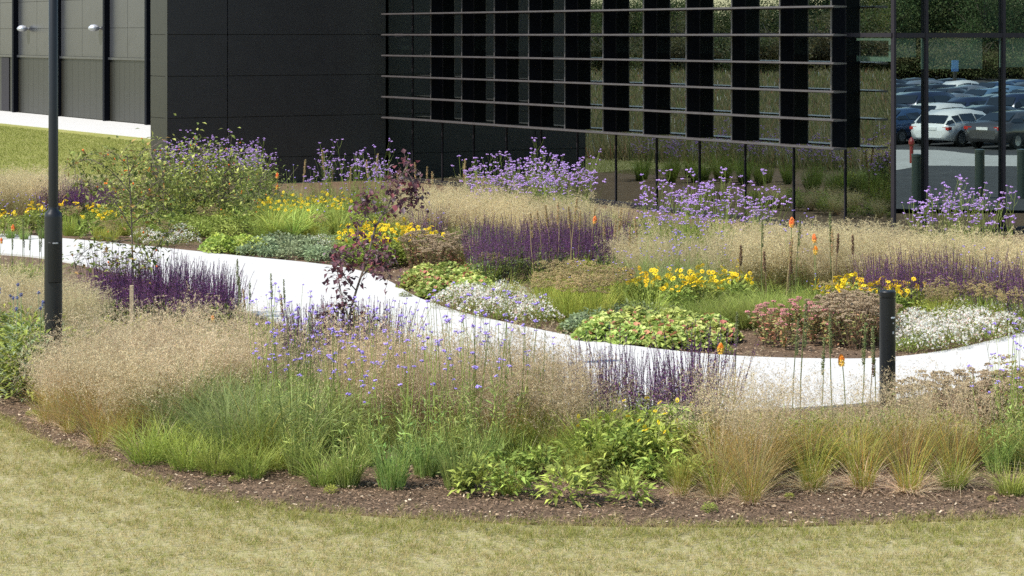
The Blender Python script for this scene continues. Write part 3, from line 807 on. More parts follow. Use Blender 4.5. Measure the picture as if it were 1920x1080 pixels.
V['coneflower_few'] = variants(daisy_plant, 3, .55, 4, .22, MID * 1.15, (.08, .14), .036, 380, fr=.023)
V['bright'] = variants(leafy, 5, .34, .2, 150, (.07, .14), .036, np.array((.24, .30, .06)))
V['leafy'] = variants(leafy, 4, .42, .26, 420, (.05, .09), .028, MID)
V['leafy_lime'] = variants(leafy, 3, .42, .26, 420, (.05, .09), .028, LIME * .75)
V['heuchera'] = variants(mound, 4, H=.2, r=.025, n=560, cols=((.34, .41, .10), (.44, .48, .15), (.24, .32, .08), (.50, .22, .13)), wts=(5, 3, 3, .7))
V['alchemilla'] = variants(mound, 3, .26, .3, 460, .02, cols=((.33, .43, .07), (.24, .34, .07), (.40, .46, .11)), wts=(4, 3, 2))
V['glaucous'] = variants(leafy, 3, .26, .24, 420, (.05, .08), .03, BLUEG)
V['fleabane'] = variants(fleabane, 4)
V['sedum'] = variants(sedum, 3)
V['sedum_pink'] = variants(sedum, 4, .44, 7, .2, headc=((.74, .27, .33), (.50, .28, .20), (.42, .26, .17)), leafc=((.36, .32, .12), (.46, .20, .12), (.24, .27, .09)), n_l=300)
V['seedhead'] = variants(seedhead_plant, 3)
V['thistle'] = variants(thistle, 3, .85, 2)
SP = {k: [torch_spike(k, h).mesh('flower_spike', M['petal']) for h in hs] for k, hs in dict(seed=(.95, 1.05, .85), green=(1.0, 1.15), orange=(.85, 1.0), yellow=(.8,), dark=(.7, .9)).items()}

def poker(x, y, kinds, label, group, seed, H=1.0, leaf=True, spread=.16):
    """torch lily: strap leaves and the stalks the photo shows"""
    rnd = random.Random(seed); o = empty('torch_lily', (*gp(x, y), 0)); tag(o, label, 'torch lily', group)
    if leaf:
        c = bpy.data.objects.new('foliage', rnd.choice(V['strap'])[0][1]); C.objects.link(c); c.parent = o; c.scale = (.75,) * 3; c.rotation_euler.z = rnd.uniform(0, 6)
    for k in kinds:
        c = bpy.data.objects.new('flower_spike', rnd.choice(SP[k])); C.objects.link(c); c.parent = o
        c.location = (rnd.uniform(-spread, spread), rnd.uniform(-spread, spread), 0); c.rotation_euler.z = rnd.uniform(0, 6); s = H * rnd.uniform(.85, 1.08); c.scale = (s, s, s)
    return o

# ---- near bed, left to right
patch('tufted_grass', V['plume_far'], [(-60, 615), (90, 622), (135, 655), (130, 690), (-60, 680)], .38, 'feathery tan tufted grass behind the lamp post, left of the purple salvia', 'grass', 'tan grasses behind the lamp post', 3, (.78, .98))
patch('salvia', V['salvia'], [(185, 575), (300, 580), (440, 590), (450, 625), (330, 625), (200, 612)], .30, 'dark purple salvia in the drift around the staked sapling', 'salvia', 'purple salvias around the staked sapling', 4)
patch('globe_thistle', V['thistle'], [(-40, 690), (70, 690), (75, 745), (40, 760), (-40, 745)], .36, 'leafy globe thistle with small blue balls left of the lamp post', 'thistle', 'globe thistles left of the lamp post', 5)
patch('leafy_perennial', V['leafy_lime'], [(110, 650), (250, 650), (250, 700), (110, 700)], .36, 'yellow-green leafy plant just behind the lamp post foot', 'plant', 'leafy plants behind the lamp post', 6)
patch('tufted_grass', V['plume_gold'], [(160, 768), (230, 745), (330, 742), (430, 755), (440, 790), (360, 812), (270, 838), (185, 832), (150, 806)], .33, 'big feathery tan tufted grass in the drift right of the lamp post', 'grass', 'tan grasses right of the lamp post', 8, (.78, 1.12))
patch('tufted_grass', V['plume_gold'], [(108, 772), (118, 798), (140, 780), (470, 772), (500, 788)], 0, 'smaller feathery tan grass beside the big tan drift', 'grass', 'smaller tan grasses at the drift ends', 81, (.7, .82))
patch('golden_tuft', V['tuft_gold'], [(85, 795), (130, 812), (185, 838), (232, 842), (260, 825), (165, 800)], 0, 'orange-gold grass tuft at the mulch edge in the front left corner', 'grass', 'gold tufts at the left mulch edge', 9, (.6, .8))
patch('green_grass', V['sesleria'], [(330, 800), (450, 800), (600, 815), (640, 850), (560, 870), (440, 870), (340, 850)], .30, 'fine arching green grass between the tan plumes and the sparse verbenas', 'grass', 'green grasses in the front left', 10, (.9, 1.2))
patch('green_tuft', V['tuft_lime'], [(275, 868), (350, 880), (405, 888), (470, 895), (512, 880), (318, 862), (440, 870)], 0, 'small light green grass tuft at the front mulch edge', 'grass', 'light green tufts at the front mulch edge', 11, (.9, 1.2))
patch('tufted_grass', V['plume_thin'], [(440, 765), (560, 775), (560, 800), (450, 800)], .4, 'thin tan tufted grass below the orange poker flower', 'grass', 'thin tan grasses below the orange poker', 12)
patch('salvia', V['salvia'], [(530, 690), (620, 688), (735, 700), (735, 735), (640, 738), (540, 722)], .28, 'purple salvia around the foot of the purple-leaved tree', 'salvia', 'purple salvias under the purple-leaved tree', 13)
patch('verbena', V['verb_near'], [(520, 745), (740, 750), (760, 790), (540, 790)], .42, 'verbena with lilac heads in front of the purple-leaved tree', 'verbena', 'lilac verbenas before the purple-leaved tree', 14, (.7, .85))
patch('verbena', V['verb_near'], [(565, 890), (650, 912), (735, 915), (800, 893), (862, 917), (600, 860), (690, 872), (770, 868), (840, 868), (905, 880), (520, 868), (948, 868), (650, 850), (1000, 852), (880, 848), (560, 835)], 0, 'tall sparse lilac verbena at the front of the bed', 'verbena', 'tall sparse verbenas along the front', 15, (.88, 1.1))
patch('tufted_grass', V['plume'], [(660, 795), (800, 790), (960, 795), (1060, 812), (1085, 850), (1010, 868), (860, 855), (700, 845), (640, 820)], .33, 'tan feathery tufted grass in the middle drift in front of the path', 'grass', 'tan grasses in the middle front drift', 16, (.8, 1.12))
patch('salvia', V['salvia_tall'], [(1060, 800), (1130, 792), (1240, 790), (1340, 795), (1345, 830), (1240, 842), (1100, 845)], .30, 'tall dark salvia against the white path in the front bed', 'salvia', 'dark salvias against the near path edge', 17)
patch('coneflower', V['coneflower_few'], [(1150, 862), (1215, 868), (1275, 866), (1120, 880), (1180, 890), (1240, 892), (1300, 880)], 0, 'green coneflower with few yellow blooms before the dark salvias', 'coneflower', 'coneflowers before the dark salvias', 18, (.8, 1.0))
patch('leafy_perennial', V['bright'], [(900, 925), (958, 930), (1060, 942), (1105, 908), (1180, 945), (1245, 905), (1290, 918), (1150, 898), (1020, 895), (945, 898), (1090, 880)], 0, 'bright green broad-leaved plant at the middle front mulch edge', 'plant', 'broad-leaved plants at the front mulch edge', 19, (.75, 1.05))
patch('tufted_grass', V['plume_thin'], [(1350, 905), (1408, 925), (1380, 880), (1440, 885), (1410, 900)], 0, 'straw-gold tufted grass with thin plumes right of the broad-leaved plants', 'grass', 'straw-gold grasses right of centre', 20, (.95, 1.1))
patch('golden_tuft', V['tuft_gold'], [(1345, 934), (1408, 944), (1525, 918), (1618, 916), (1705, 922), (1790, 912)], 0, 'stiff gold-green grass tuft in the row in front of the bollard', 'grass', 'gold tufts in front of the bollard', 21, (.7, 1.05))
patch('tufted_grass', V['plume_thin'], [(1500, 880), (1590, 885), (1690, 885), (1770, 880), (1830, 875), (1720, 862)], 0, 'wispy brown tufted grass in front of the bollard', 'grass', 'wispy grasses in front of the bollard', 22, (.8, .95))
patch('leafy_perennial', V['leafy'], [(1440, 830), (1560, 832), (1660, 830), (1760, 828), (1850, 835), (1850, 868), (1700, 855), (1450, 860)], .40, 'green leafy plant beyond the gold tufts at the right front', 'plant', 'leafy plants around the bollard foot', 23, (.8, 1.0))
for i, (x, y, k) in enumerate([(1488, 850, ['green']), (1560, 845, ['green', 'green']), (1612, 842, ['green', 'dark']), (1590, 846, ['yellow']), (1350, 815, ['yellow', 'green']), (1640, 838, ['green']), (1470, 838, ['green'])]):
    poker(x, y, k, 'torch lily with strap leaves and thin stalks before the path, left of the bollard', 'torch lilies left of the bollard', 50 + i)
patch('stonecrop', V['sedum'], [(1735, 815), (1790, 812), (1840, 806), (1875, 812)], 0, 'brown-headed stonecrop standing against the path right of the bollard', 'stonecrop', 'stonecrops right of the bollard', 24, (1.0, 1.15))
patch('verbena', V['verb_near'], [(1870, 885), (1905, 880), (1930, 870), (1890, 855), (1920, 845)], 0, 'green verbena clump at the front right edge of the bed', 'verbena', 'green verbenas at the front right', 25, (.72, .85))
patch('seedhead_plant', V['seedhead'], [(1900, 790), (1935, 788)], 0, 'yellow-green plant beside the path at the right edge', 'plant', 'yellow-green plants by the right path edge', 26)
for i, (x, y, k) in enumerate([(10, 532, ['orange', 'green']), (35, 536, ['green', 'orange', 'green']), (62, 534, ['green', 'green']), (85, 538, ['green'])]):
    poker(x, y, k, 'green-stalked torch lily by the path at the left edge', 'torch lilies by the left path edge', 60 + i, .78)
for i, (x, y, k) in enumerate([(448, 648, ['green', 'green']), (478, 652, ['green', 'seed']), (520, 655, ['green', 'green']), (416, 700, ['yellow']), (545, 700, ['seed'])]):
    poker(x, y, k, 'torch lily with green stalks between the two near purple salvia drifts', 'torch lilies between the salvia drifts', 70 + i, .8, i != 3, .1)
patch('leafy_perennial', V['leafy'], [(330, 640), (500, 650), (540, 690), (420, 700)], .4, 'low dark green plant behind the big tan grasses', 'plant', 'green plants behind the big tan grasses', 27, (.6, .8))

patch('verbena', V['verb_near'], [(470, 800), (520, 815), (575, 805), (610, 822), (655, 808), (700, 825), (748, 812), (800, 830), (850, 815), (905, 832), (540, 840), (640, 845), (745, 845), (965, 835)], 0, 'tall lilac verbena standing among the tan plumes left of centre', 'verbena', 'verbenas among the tan plumes', 90, (.72, .95))
mingle_late = [(560, 900), (1900, 900), (1900, 935), (600, 928)]
# planting that carries on past the edges of the photograph
patch('tufted_grass', V['plume_far'], [(1990, 556), (2400, 540), (2400, 500), (1990, 520)], .6, 'tan tufted grass farther along the bed to the right', 'grass', 'tan grasses farther right', 91)
patch('salvia', V['salvia_tall'], [(1990, 595), (2350, 560), (2350, 585), (1990, 620)], .42, 'violet salvia farther along the bed to the right', 'salvia', 'violet salvias farther right', 92)
patch('golden_tuft', V['tuft_gold'], [(1990, 905), (2080, 895), (2170, 885), (2260, 870), (2350, 855)], 0, 'gold grass tuft farther along the front row', 'grass', 'gold tufts farther right', 93)
patch('leafy_perennial', V['leafy'], [(1960, 700), (2400, 630), (2400, 820), (1960, 850)], .6, 'green leafy plant farther along the front bed', 'plant', 'leafy plants farther right', 94)
patch('tufted_grass', V['plume_gold'], [(-80, 690), (-400, 640), (-400, 560), (-80, 600)], .7, 'tan tufted grass farther along the bed to the left', 'grass', 'tan grasses farther left', 95)

# ---- far bed
patch('verbena', V['verb_far'], [(325, 368), (500, 362), (500, 388), (330, 395)], .52, 'tall lilac verbena in front of the dark metal box', 'verbena', 'verbenas in front of the dark box', 30)
patch('verbena', V['verb_far'], [(565, 398), (730, 402), (730, 425), (575, 420)], .68, 'tall lilac verbena by the inner corner of the building', 'verbena', 'verbenas by the inner corner', 31)
patch('verbena', V['verb_far'], [(890, 425), (1080, 428), (1095, 452), (900, 452)], .42, 'tall lilac verbena under the middle of the louvres', 'verbena', 'verbenas under the middle louvres', 32, (.95, 1.2))
patch('verbena', V['verb_far'], [(1225, 500), (1420, 498), (1425, 528), (1240, 528)], .42, 'tall lilac verbena in front of the lower glass, left of the orange pokers', 'verbena', 'verbenas before the lower glass', 33, (.95, 1.15))
patch('verbena', V['verb_far'], [(1715, 508), (1870, 505), (1880, 525), (1720, 528)], .45, 'tall lilac verbena below the reflected cars', 'verbena', 'verbenas below the reflected cars', 34, (.95, 1.1))
patch('tufted_grass', V['plume_far'], [(1365, 535), (1500, 528), (1640, 530), (1760, 548), (1980, 556), (1980, 580), (1700, 568), (1500, 560), (1370, 562)], .34, 'tan tufted grass in the long drift below the right glass', 'grass', 'tan grasses below the right glass', 35, (.9, 1.08))
patch('tufted_grass', V['plume_far'], [(770, 438), (900, 436), (1100, 462), (1110, 482), (960, 478), (780, 462)], .42, 'tan tufted grass in front of the middle verbenas', 'grass', 'tan grasses in front of the middle verbenas', 36)
patch('tufted_grass', V['plume_far'], [(1190, 525), (1290, 528), (1280, 550), (1190, 545)], .42, 'tan tufted grass between the dark salvias and the right verbenas', 'grass', 'tan grasses right of the far salvias', 37, (.8, .95))
patch('green_grass', V['sesleria'], [(1190, 548), (1350, 545), (1350, 570), (1200, 570)], .36, 'tall green grass behind the yellow coneflowers', 'grass', 'green grasses behind the yellow coneflowers', 38, (.8, 1.0))
patch('green_grass', V['sesleria'], [(860, 480), (960, 478), (930, 505), (870, 512)], .34, 'green grass left of the far dark salvias', 'grass', 'green grasses left of the far salvias', 39, (.7, .9))
patch('salvia', V['salvia_tall'], [(890, 500), (1000, 490), (1160, 492), (1165, 520), (1020, 530), (900, 538)], .34, 'dark purple salvia in the far drift behind the lime seedheads', 'salvia', 'dark purple salvias across the path', 40, (.85, 1.05))
patch('salvia', V['salvia_tall'], [(1620, 575), (1750, 572), (1960, 590), (1960, 630), (1850, 612), (1700, 602), (1620, 598)], .33, 'violet salvia in the drift above the white fleabane on the right', 'salvia', 'violet salvias on the far right', 41, (.85, 1.0))
patch('salvia', V['salvia'], [(80, 398), (210, 400), (210, 418), (80, 415)], .40, 'small purple salvia by the back lawn at the far left', 'salvia', 'purple salvias by the back lawn', 42)
patch('salvia', V['salvia'], [(790, 462), (850, 464), (850, 475), (790, 475)], .40, 'small purple salvia beside the purple-leaved tree top', 'salvia', 'purple salvias beside the tree top', 43)
SEED = [(700, 420), (740, 422), (775, 425), (790, 420), (822, 422), (870, 420), (560, 415), (610, 412), (640, 420), (905, 440)]
for i, (x, y) in enumerate(SEED):
    poker(x, y, ['seed'] * random.Random(i).randint(1, 2), 'dried straw torch lily before the dark inner corner glass', 'dried torch lilies before the dark glass', 80 + i, 1.15, False)
for i, x in enumerate([1003, 1024, 1048, 1065, 1085, 1110, 1130, 1150, 1172, 1190]):
    poker(x, 532 - (i % 3) * 7, ['seed', 'seed'][:1 + i % 2] if i != 5 else ['orange', 'seed'], 'tall straw torch lily stalks over the far dark salvias', 'straw torch lilies over the far salvias', 95 + i, 1.05, False, .1)
for i, (x, y, k) in enumerate([(1392, 580, ['dark']), (1430, 588, ['green', 'dark']), (1470, 592, ['dark', 'seed']), (1495, 590, ['orange', 'dark', 'green']), (1527, 592, ['orange', 'yellow']), (1556, 590, ['seed', 'green']), (1582, 588, ['dark', 'dark'])]):
    poker(x, y, k, 'torch lily with orange or fading spikes before the long tan drift', 'torch lilies before the long tan drift', 110 + i, 1.12, True, .12)
poker(512, 420, ['orange', 'yellow'], 'red and yellow torch lily beside the daylily leaves', None, 130, 1.0)
patch('coneflower', V['coneflower'], [(1160, 575), (1250, 570), (1290, 578), (1380, 566), (1400, 585), (1280, 598), (1190, 592)], .30, 'yellow coneflower beyond the lime ground cover, left of the fine green grass', 'coneflower', 'yellow coneflowers in the middle', 44)
patch('coneflower', V['coneflower'], [(1530, 590), (1600, 578), (1700, 585), (1740, 598), (1690, 610), (1560, 605)], .30, 'yellow coneflower just beyond the bollard', 'coneflower', 'yellow coneflowers beyond the bollard', 45)
patch('coneflower', V['coneflower'], [(655, 480), (700, 470), (790, 480), (805, 495), (700, 505), (655, 495)], .34, 'yellow coneflower behind the purple-leaved tree', 'coneflower', 'yellow coneflowers behind the purple tree', 46, (1.0, 1.2))
patch('coneflower', V['coneflower'], [(815, 462), (860, 464)], 0, 'yellow coneflower above the brown stonecrop', 'coneflower', 'yellow coneflowers above the brown stonecrop', 47)
patch('coneflower', V['coneflower'], [(70, 430), (130, 432), (185, 430), (215, 438), (170, 448), (60, 440), (10, 446)], 0, 'yellow coneflower beyond the path at the far left', 'coneflower', 'yellow coneflowers at the far left', 48, (.95, 1.15))
patch('verbena', V['verb_near'], [(-10, 452), (20, 450), (45, 452), (80, 450)], 0, 'low lilac verbena beyond the path at the left edge', 'verbena', 'low verbenas at the far left', 49, (.5, .6))
patch('tufted_grass', V['plume_far'], [(-100, 392), (0, 395), (90, 395), (90, 412), (-100, 412)], .5, 'tan tufted grass by the back lawn at the left edge', 'grass', 'tan grasses by the back lawn', 51)
patch('daylily', V['daylily'], [(500, 425), (640, 422), (645, 448), (510, 452)], .42, 'strap-leaved yellow daylily below the inner corner verbenas', 'daylily', 'daylilies below the inner corner', 52, (.8, 1.0))
patch('green_grass', V['sesleria'], [(455, 405), (560, 400), (560, 420), (460, 422)], .45, 'bright green grass right of the rose bush', 'grass', 'green grasses right of the rose bush', 53, (.8, 1.05))
patch('leafy_perennial', V['leafy'], [(230, 405), (450, 405), (480, 430), (450, 455), (250, 448)], .42, 'bushy green plant under the orange-hipped rose', 'plant', 'bushy plants under the rose', 54, (.85, 1.2))
patch('leafy_perennial', V['leafy'], [(640, 425), (760, 428), (880, 440), (860, 462), (660, 465)], .5, 'bushy green plant behind the purple-leaved tree top', 'plant', 'bushy plants behind the tree top', 55, (.8, 1.1))
patch('seedhead_plant', V['seedhead'], [(1005, 590), (1060, 568), (1150, 572), (1170, 590), (1120, 608), (1030, 606)], .28, 'lime plant with tan seedheads below the far dark salvias', 'plant', 'lime seedhead plants in the middle', 56, (.95, 1.15))
patch('seedhead_plant', V['seedhead'], [(1760, 600), (1890, 608), (1900, 622), (1760, 616)], .32, 'lime plant with tan seedheads above the right white fleabane', 'plant', 'lime seedhead plants on the right', 57, (.85, 1.0))
patch('seedhead_plant', V['seedhead'], [(180, 455), (250, 460), (330, 455), (330, 440), (200, 442)], .42, 'pale seedhead plant beyond the path behind the sapling', 'plant', 'pale seedhead plants behind the sapling', 58, (.5, .65))
patch('fleabane', V['fleabane'], [(835, 578), (880, 560), (960, 562), (1015, 585), (1015, 612), (960, 606), (890, 592)], .27, 'white-flowered fleabane mound at the bend of the path', 'fleabane', 'white fleabanes at the path bend', 59)
patch('fleabane', V['fleabane'], [(1700, 620), (1790, 606), (1900, 618), (1990, 600), (1990, 612), (1900, 628), (1840, 645), (1760, 660), (1700, 665)], .24, 'white-flowered fleabane mound right of the bollard', 'fleabane', 'white fleabanes right of the bollard', 61, (.95, 1.15))
patch('fleabane', V['fleabane'], [(255, 450), (340, 448), (350, 466), (290, 464)], .36, 'pale fleabane mound along the far left path', 'fleabane', 'pale fleabanes along the left path', 62)
patch('fleabane', V['fleabane'], [(590, 462), (650, 465), (645, 480), (600, 480)], .45, 'small white fleabane beyond the path, left of the purple-leaved tree', 'fleabane', 'small fleabanes left of the purple tree', 63, (.7, .85))
patch('coral_bells', V['heuchera'], [(1095, 636), (1130, 618), (1230, 610), (1340, 622), (1350, 650), (1290, 655), (1180, 648)], .26, 'lime coral bells mound at the near edge of the far bed', 'coral bells', 'lime coral bells in the middle', 64, (1.0, 1.2))
patch('coral_bells', V['heuchera'], [(760, 530), (800, 515), (905, 520), (905, 545), (850, 565), (800, 555)], .30, 'red-tinged lime coral bells at the path bend below the brown stonecrop', 'coral bells', 'coral bells at the path bend', 65)
patch('lady_mantle', V['alchemilla'], [(385, 465), (450, 463), (475, 476), (400, 478)], .36, 'bright lime lady mantle mound on the left path edge', 'lady mantle', 'lady mantles on the left path edge', 66)
patch('glaucous_plant', V['glaucous'], [(1075, 612), (1180, 600), (1250, 600), (1180, 615), (1090, 628)], .30, 'blue-green leafy plant between the lime seedheads and the coral bells', 'plant', 'blue-green plants in the middle', 67)
patch('glaucous_plant', V['glaucous'], [(470, 482), (480, 462), (640, 462), (660, 495), (590, 492)], .36, 'blue-green low plant beyond the path, left of the purple-leaved tree', 'plant', 'blue-green plants beyond the left path', 68)
patch('fine_grass', V['finegrass'], [(1270, 598), (1400, 590), (1530, 592), (1545, 612), (1400, 618), (1290, 610)], .25, 'fine green mop of grass in front of the torch lilies', 'grass', 'fine green grasses in the middle', 69, (.85, 1.1))
patch('stonecrop', V['sedum_pink'], [(1400, 640), (1440, 625), (1520, 625), (1545, 650), (1480, 655), (1420, 655)], .27, 'pink-headed red-leaved stonecrop in the mulch left of the bollard', 'stonecrop', 'pink stonecrops left of the bollard', 71, (.9, 1.05))
patch('stonecrop', V['sedum'], [(1550, 630), (1600, 620), (1650, 630), (1645, 655), (1570, 655)], .25, 'brown flat-headed stonecrop just left of the bollard', 'stonecrop', 'brown stonecrops left of the bollard', 72, (.95, 1.1))
patch('stonecrop', V['sedum'], [(770, 500), (840, 492), (880, 495), (880, 512), (800, 515)], .30, 'brown stonecrop right of the purple-leaved tree', 'stonecrop', 'brown stonecrops right of the purple tree', 73)
patch('leafy_perennial', V['bright'], [(1690, 612), (1720, 608)], 0, 'bright green plant right behind the bollard', 'plant', 'green plants behind the bollard', 74)

GLB = [(900, 392), (1100, 412), (1300, 440), (1480, 465), (1660, 485), (1660, 505), (1480, 492), (1300, 480), (1100, 462), (900, 418)]
patch('leafy_perennial', V['leafy'], GLB, .62, 'low green plant along the foot of the glass', 'plant', 'low plants along the glass', 75, (.7, .95))
patch('tufted_grass', V['plume_far'], GLB, .75, 'low tan grass along the foot of the glass', 'grass', 'low tan grasses along the glass', 76, (.42, .55))
patch('verbena', V['verb_near'], [(1175, 540), (1345, 535), (1345, 562), (1185, 562)], .42, 'thin lilac verbena in the tall green grass', 'verbena', 'thin verbenas in the tall grass', 77, (.62, .85))
patch('verbena', V['verb_near'], [(560, 420), (700, 425), (900, 462), (1050, 478), (1500, 560), (1800, 585), (1900, 590)], 0, 'stray lilac verbena in the far bed', 'verbena', 'stray verbenas in the far bed', 78, (.6, .8))
patch('leafy_perennial', V['leafy'], [(260, 450), (700, 510), (760, 560), (1360, 665), (1700, 660), (1060, 625), (940, 600)], 0, 'small green plant on the bare mulch edge of the far bed', 'plant', 'small plants on the mulch edge', 79, (.3, .45))
patch('leafy_perennial', V['leafy_lime'], [(440, 905), (620, 925), (1330, 960), (1480, 935), (1860, 940), (60, 782)], 0, 'tiny weed on the bare front mulch', 'plant', 'weeds on the front mulch', 80, (.12, .22))
def mingle(poly, n, stock, seed):
    rnd = random.Random(seed); w_ = [gp(*p) for p in poly]; k = 0
    while k < n:
        x = rnd.uniform(min(p[0] for p in w_), max(p[0] for p in w_)); y = rnd.uniform(min(p[1] for p in w_), max(p[1] for p in w_))
        if not inpoly(x, y, w_): continue
        nm, v, s_, lb, cat, gr_ = rnd.choice(stock); put(nm, V[v], x, y, lb + ', ' + ('left', 'middle', 'right')[0 if x / y < -.09 else 1 if x / y < .08 else 2] + ' part', cat, gr_, rnd, s_); k += 1
mingle([(60, 440), (900, 445), (1900, 560), (1900, 620), (1400, 630), (1000, 600), (760, 520), (450, 470), (80, 440)], 75, [
    ('tuft_of_grass', 'tuft_lime', (.9, 1.4), 'loose light green grass tuft mingled into the far bed', 'grass', 'grass tufts mingled in the far bed'),
    ('tuft_of_grass', 'tuft_gold', (.6, .9), 'gold-green grass tuft mingled into the far bed', 'grass', 'gold tufts mingled in the far bed'),
    ('leafy_perennial', 'leafy_lime', (.6, 1.0), 'yellow-green leafy filler plant in the far bed', 'plant', 'yellow-green fillers in the far bed'),
    ('leafy_perennial', 'leafy', (.6, 1.0), 'mid-green leafy filler plant in the far bed', 'plant', 'green fillers in the far bed'),
    ('seedhead_plant', 'seedhead', (.7, 1.0), 'stray tan seedhead plant in the far bed', 'plant', 'stray seedhead plants in the far bed'),
    ('verbena', 'verb_near', (.5, .75), 'slight lilac verbena seedling in the far bed', 'verbena', 'verbena seedlings in the far bed')], 5)
mingle(mingle_late, 16, [('tuft_of_grass', 'tuft_lime', (.45, .9), 'low grass tuft spilling onto the front mulch', 'grass', 'low tufts on the front mulch'),
    ('tuft_of_grass', 'tuft_gold', (.4, .7), 'small gold tuft spilling onto the front mulch', 'grass', 'small gold tufts on the front mulch')], 8)
mingle([(250, 840), (620, 830), (1080, 850), (1900, 850), (1900, 880), (1300, 890), (900, 890), (520, 880)], 34, [
    ('tuft_of_grass', 'tuft_gold', (.75, 1.1), 'gold-green grass tuft mingled between plants of the front bed', 'grass', 'gold tufts mingled in the front bed'),
    ('tuft_of_grass', 'tuft_lime', (.9, 1.5), 'light grass tuft mingled between plants of the front bed', 'grass', 'light tufts mingled in the front bed'),
    ('leafy_perennial', 'leafy_lime', (.6, .9), 'yellow-green leafy filler in the front bed', 'plant', 'yellow-green fillers in the front bed'),
    ('tufted_grass', 'plume_thin', (.7, .95), 'thin tan tufted grass mingled into the front bed', 'grass', 'thin tan grasses mingled in the front bed')], 6)
patch('leafy_perennial', V['leafy_lime'], [(180, 400), (330, 395), (540, 405), (540, 425), (330, 425), (190, 420)], .60, 'tall loose yellow-green shrub below the roses', 'shrub', 'yellow-green shrubs below the roses', 82, (.9, 1.35))
# ------------------------------------------------------------------ young trees and rose
def young_tree(name, d0, lines, leaf_n, leafL, leafW, cols, wts, hang, label, cat, spread=.08, trunk_r=.014, fruit=0, fruitc=OR, dz=.35, barkc=(.12, .09, .07)):
    """branches as photo lines at distance d0; each line: points, radius, depth swing"""
    base = ap(*lines[0][0][0], d0); base[2] = 0
    o = empty(name, tuple(base)); tag(o, label, cat)
    gt, gl_, gf = Geo(), Geo(), Geo(); rnd = np.random.default_rng(len(lines))
    for li, (pts, r) in enumerate(lines):
        P_ = np.array([ap(*p, d0) for p in pts]) - base
        if li: P_[:, 1] += np.linspace(0, rnd.uniform(-dz, dz), len(P_))
        P_ = np.array(smooth([tuple(q) for q in P_], 4))
        tube(gt, P_, r, r * .35, np.array(barkc), 6)
        n = int(leaf_n * min(1.6, max(.35, np.linalg.norm(P_[-1] - P_[0]) / (.45 if name != 'purple_leaved_tree' else .33)))) if li else leaf_n // 6
        lo = .15 if li else .7
        t = rnd.uniform(lo, 1, n) * (len(P_) - 1); i = np.minimum(t.astype(int), len(P_) - 2); q = P_[i] + (P_[i + 1] - P_[i]) * (t - i)[:, None]
        off = rnd.normal(0, spread, (n, 3)); q2 = q + off
        m = n // 3
        for a, b in zip(q[:m], q2[:m]): tube(gt, [a, (a + b) / 2 + [0, 0, .01], b], .003, .0015, np.array(barkc), 3)
        d = rdir(n, -.9 * hang, .6)
        leaves(gl_, q2, d, leafL * rnd.uniform(.6, 1.2, n), leafW * rnd.uniform(.7, 1.2, n), mixcol(cols, wts, n, .18), .2)
        if fruit:
            k = fruit; j = rnd.integers(0, n, k); beads(gf, q2[j], .016, vary(fruitc, k, .15))
    gt.obj('trunk', M['bark'], o); gl_.obj('crown', M['leaf'], o)
    if fruit: gf.obj('fruit', M['petal'], o)
    return o

PL = [(.13, .06, .07), (.095, .045, .055), (.18, .055, .06), (.22, .16, .17)]
young_tree('purple_leaved_tree', F * HC / (722 - HY), [
    ([(642, 722), (648, 660), (654, 600), (668, 545), (690, 480), (705, 425), (735, 372), (752, 325)], .016),
    ([(655, 600), (640, 560), (628, 500), (618, 480)], .008), ([(660, 570), (640, 575), (615, 590), (600, 600)], .007),
    ([(668, 545), (650, 520), (640, 492), (655, 470)], .007), ([(676, 520), (700, 498), (722, 502), (735, 520)], .008),
    ([(690, 480), (672, 455), (665, 420)], .006), ([(705, 425), (688, 400), (690, 375), (680, 360)], .006),
    ([(715, 405), (745, 385), (770, 372), (790, 365)], .007), ([(735, 372), (725, 350), (740, 335)], .005),
    ([(735, 372), (765, 360), (780, 352)], .005), ([(650, 640), (630, 625), (612, 640)], .006), ([(652, 620), (672, 600), (690, 590)], .005), ([(752, 335), (757, 320), (762, 312)], .004),
    ([(684, 495), (712, 480), (730, 470)], .005), ([(700, 440), (712, 452), (705, 470)], .005)],
    56, .065, .052, PL, (4, 3, 2, 1.2), .9, 'young purple-leaved tree leaning over the white path', 'tree', .06)
SL = [(.19, .26, .06), (.30, .35, .09), (.12, .18, .05), (.42, .30, .09)]
young_tree('sapling', F * HC / (604 - HY), [
    ([(248, 604), (250, 540), (248, 470), (246, 400), (243, 340), (238, 290)], .016),
    ([(250, 540), (270, 490), (262, 452)], .007), ([(246, 430), (215, 380), (170, 350), (130, 345)], .008), ([(243, 360), (205, 320), (160, 300), (115, 320)], .007),
    ([(246, 450), (200, 455), (160, 470), (130, 500)], .007), ([(248, 480), (215, 490), (190, 500)], .006), ([(245, 400), (285, 350), (310, 330), (320, 300)], .007),
    ([(240, 330), (260, 290), (285, 275)], .006), ([(240, 310), (210, 285), (195, 300)], .005), ([(248, 500), (290, 475), (310, 440), (330, 430)], .006), ([(246, 420), (275, 400), (300, 395)], .006)],
    80, .08, .042, SL, (4, 3, 2, 1), .2, 'slender green sapling standing in the purple salvias beside the lamp post', 'tree', .1, fruit=2)
sx, sy = gp(247, 640)
g = Geo(); box(g, (-.02, -.02, 0), (.02, .02, .62), (.42, .32, .2)); st = g.obj('wooden_stake', M['bark']); st.location = (sx, sy, 0)
tag(st, 'short pale wooden stake in front of the sapling', 'stake')
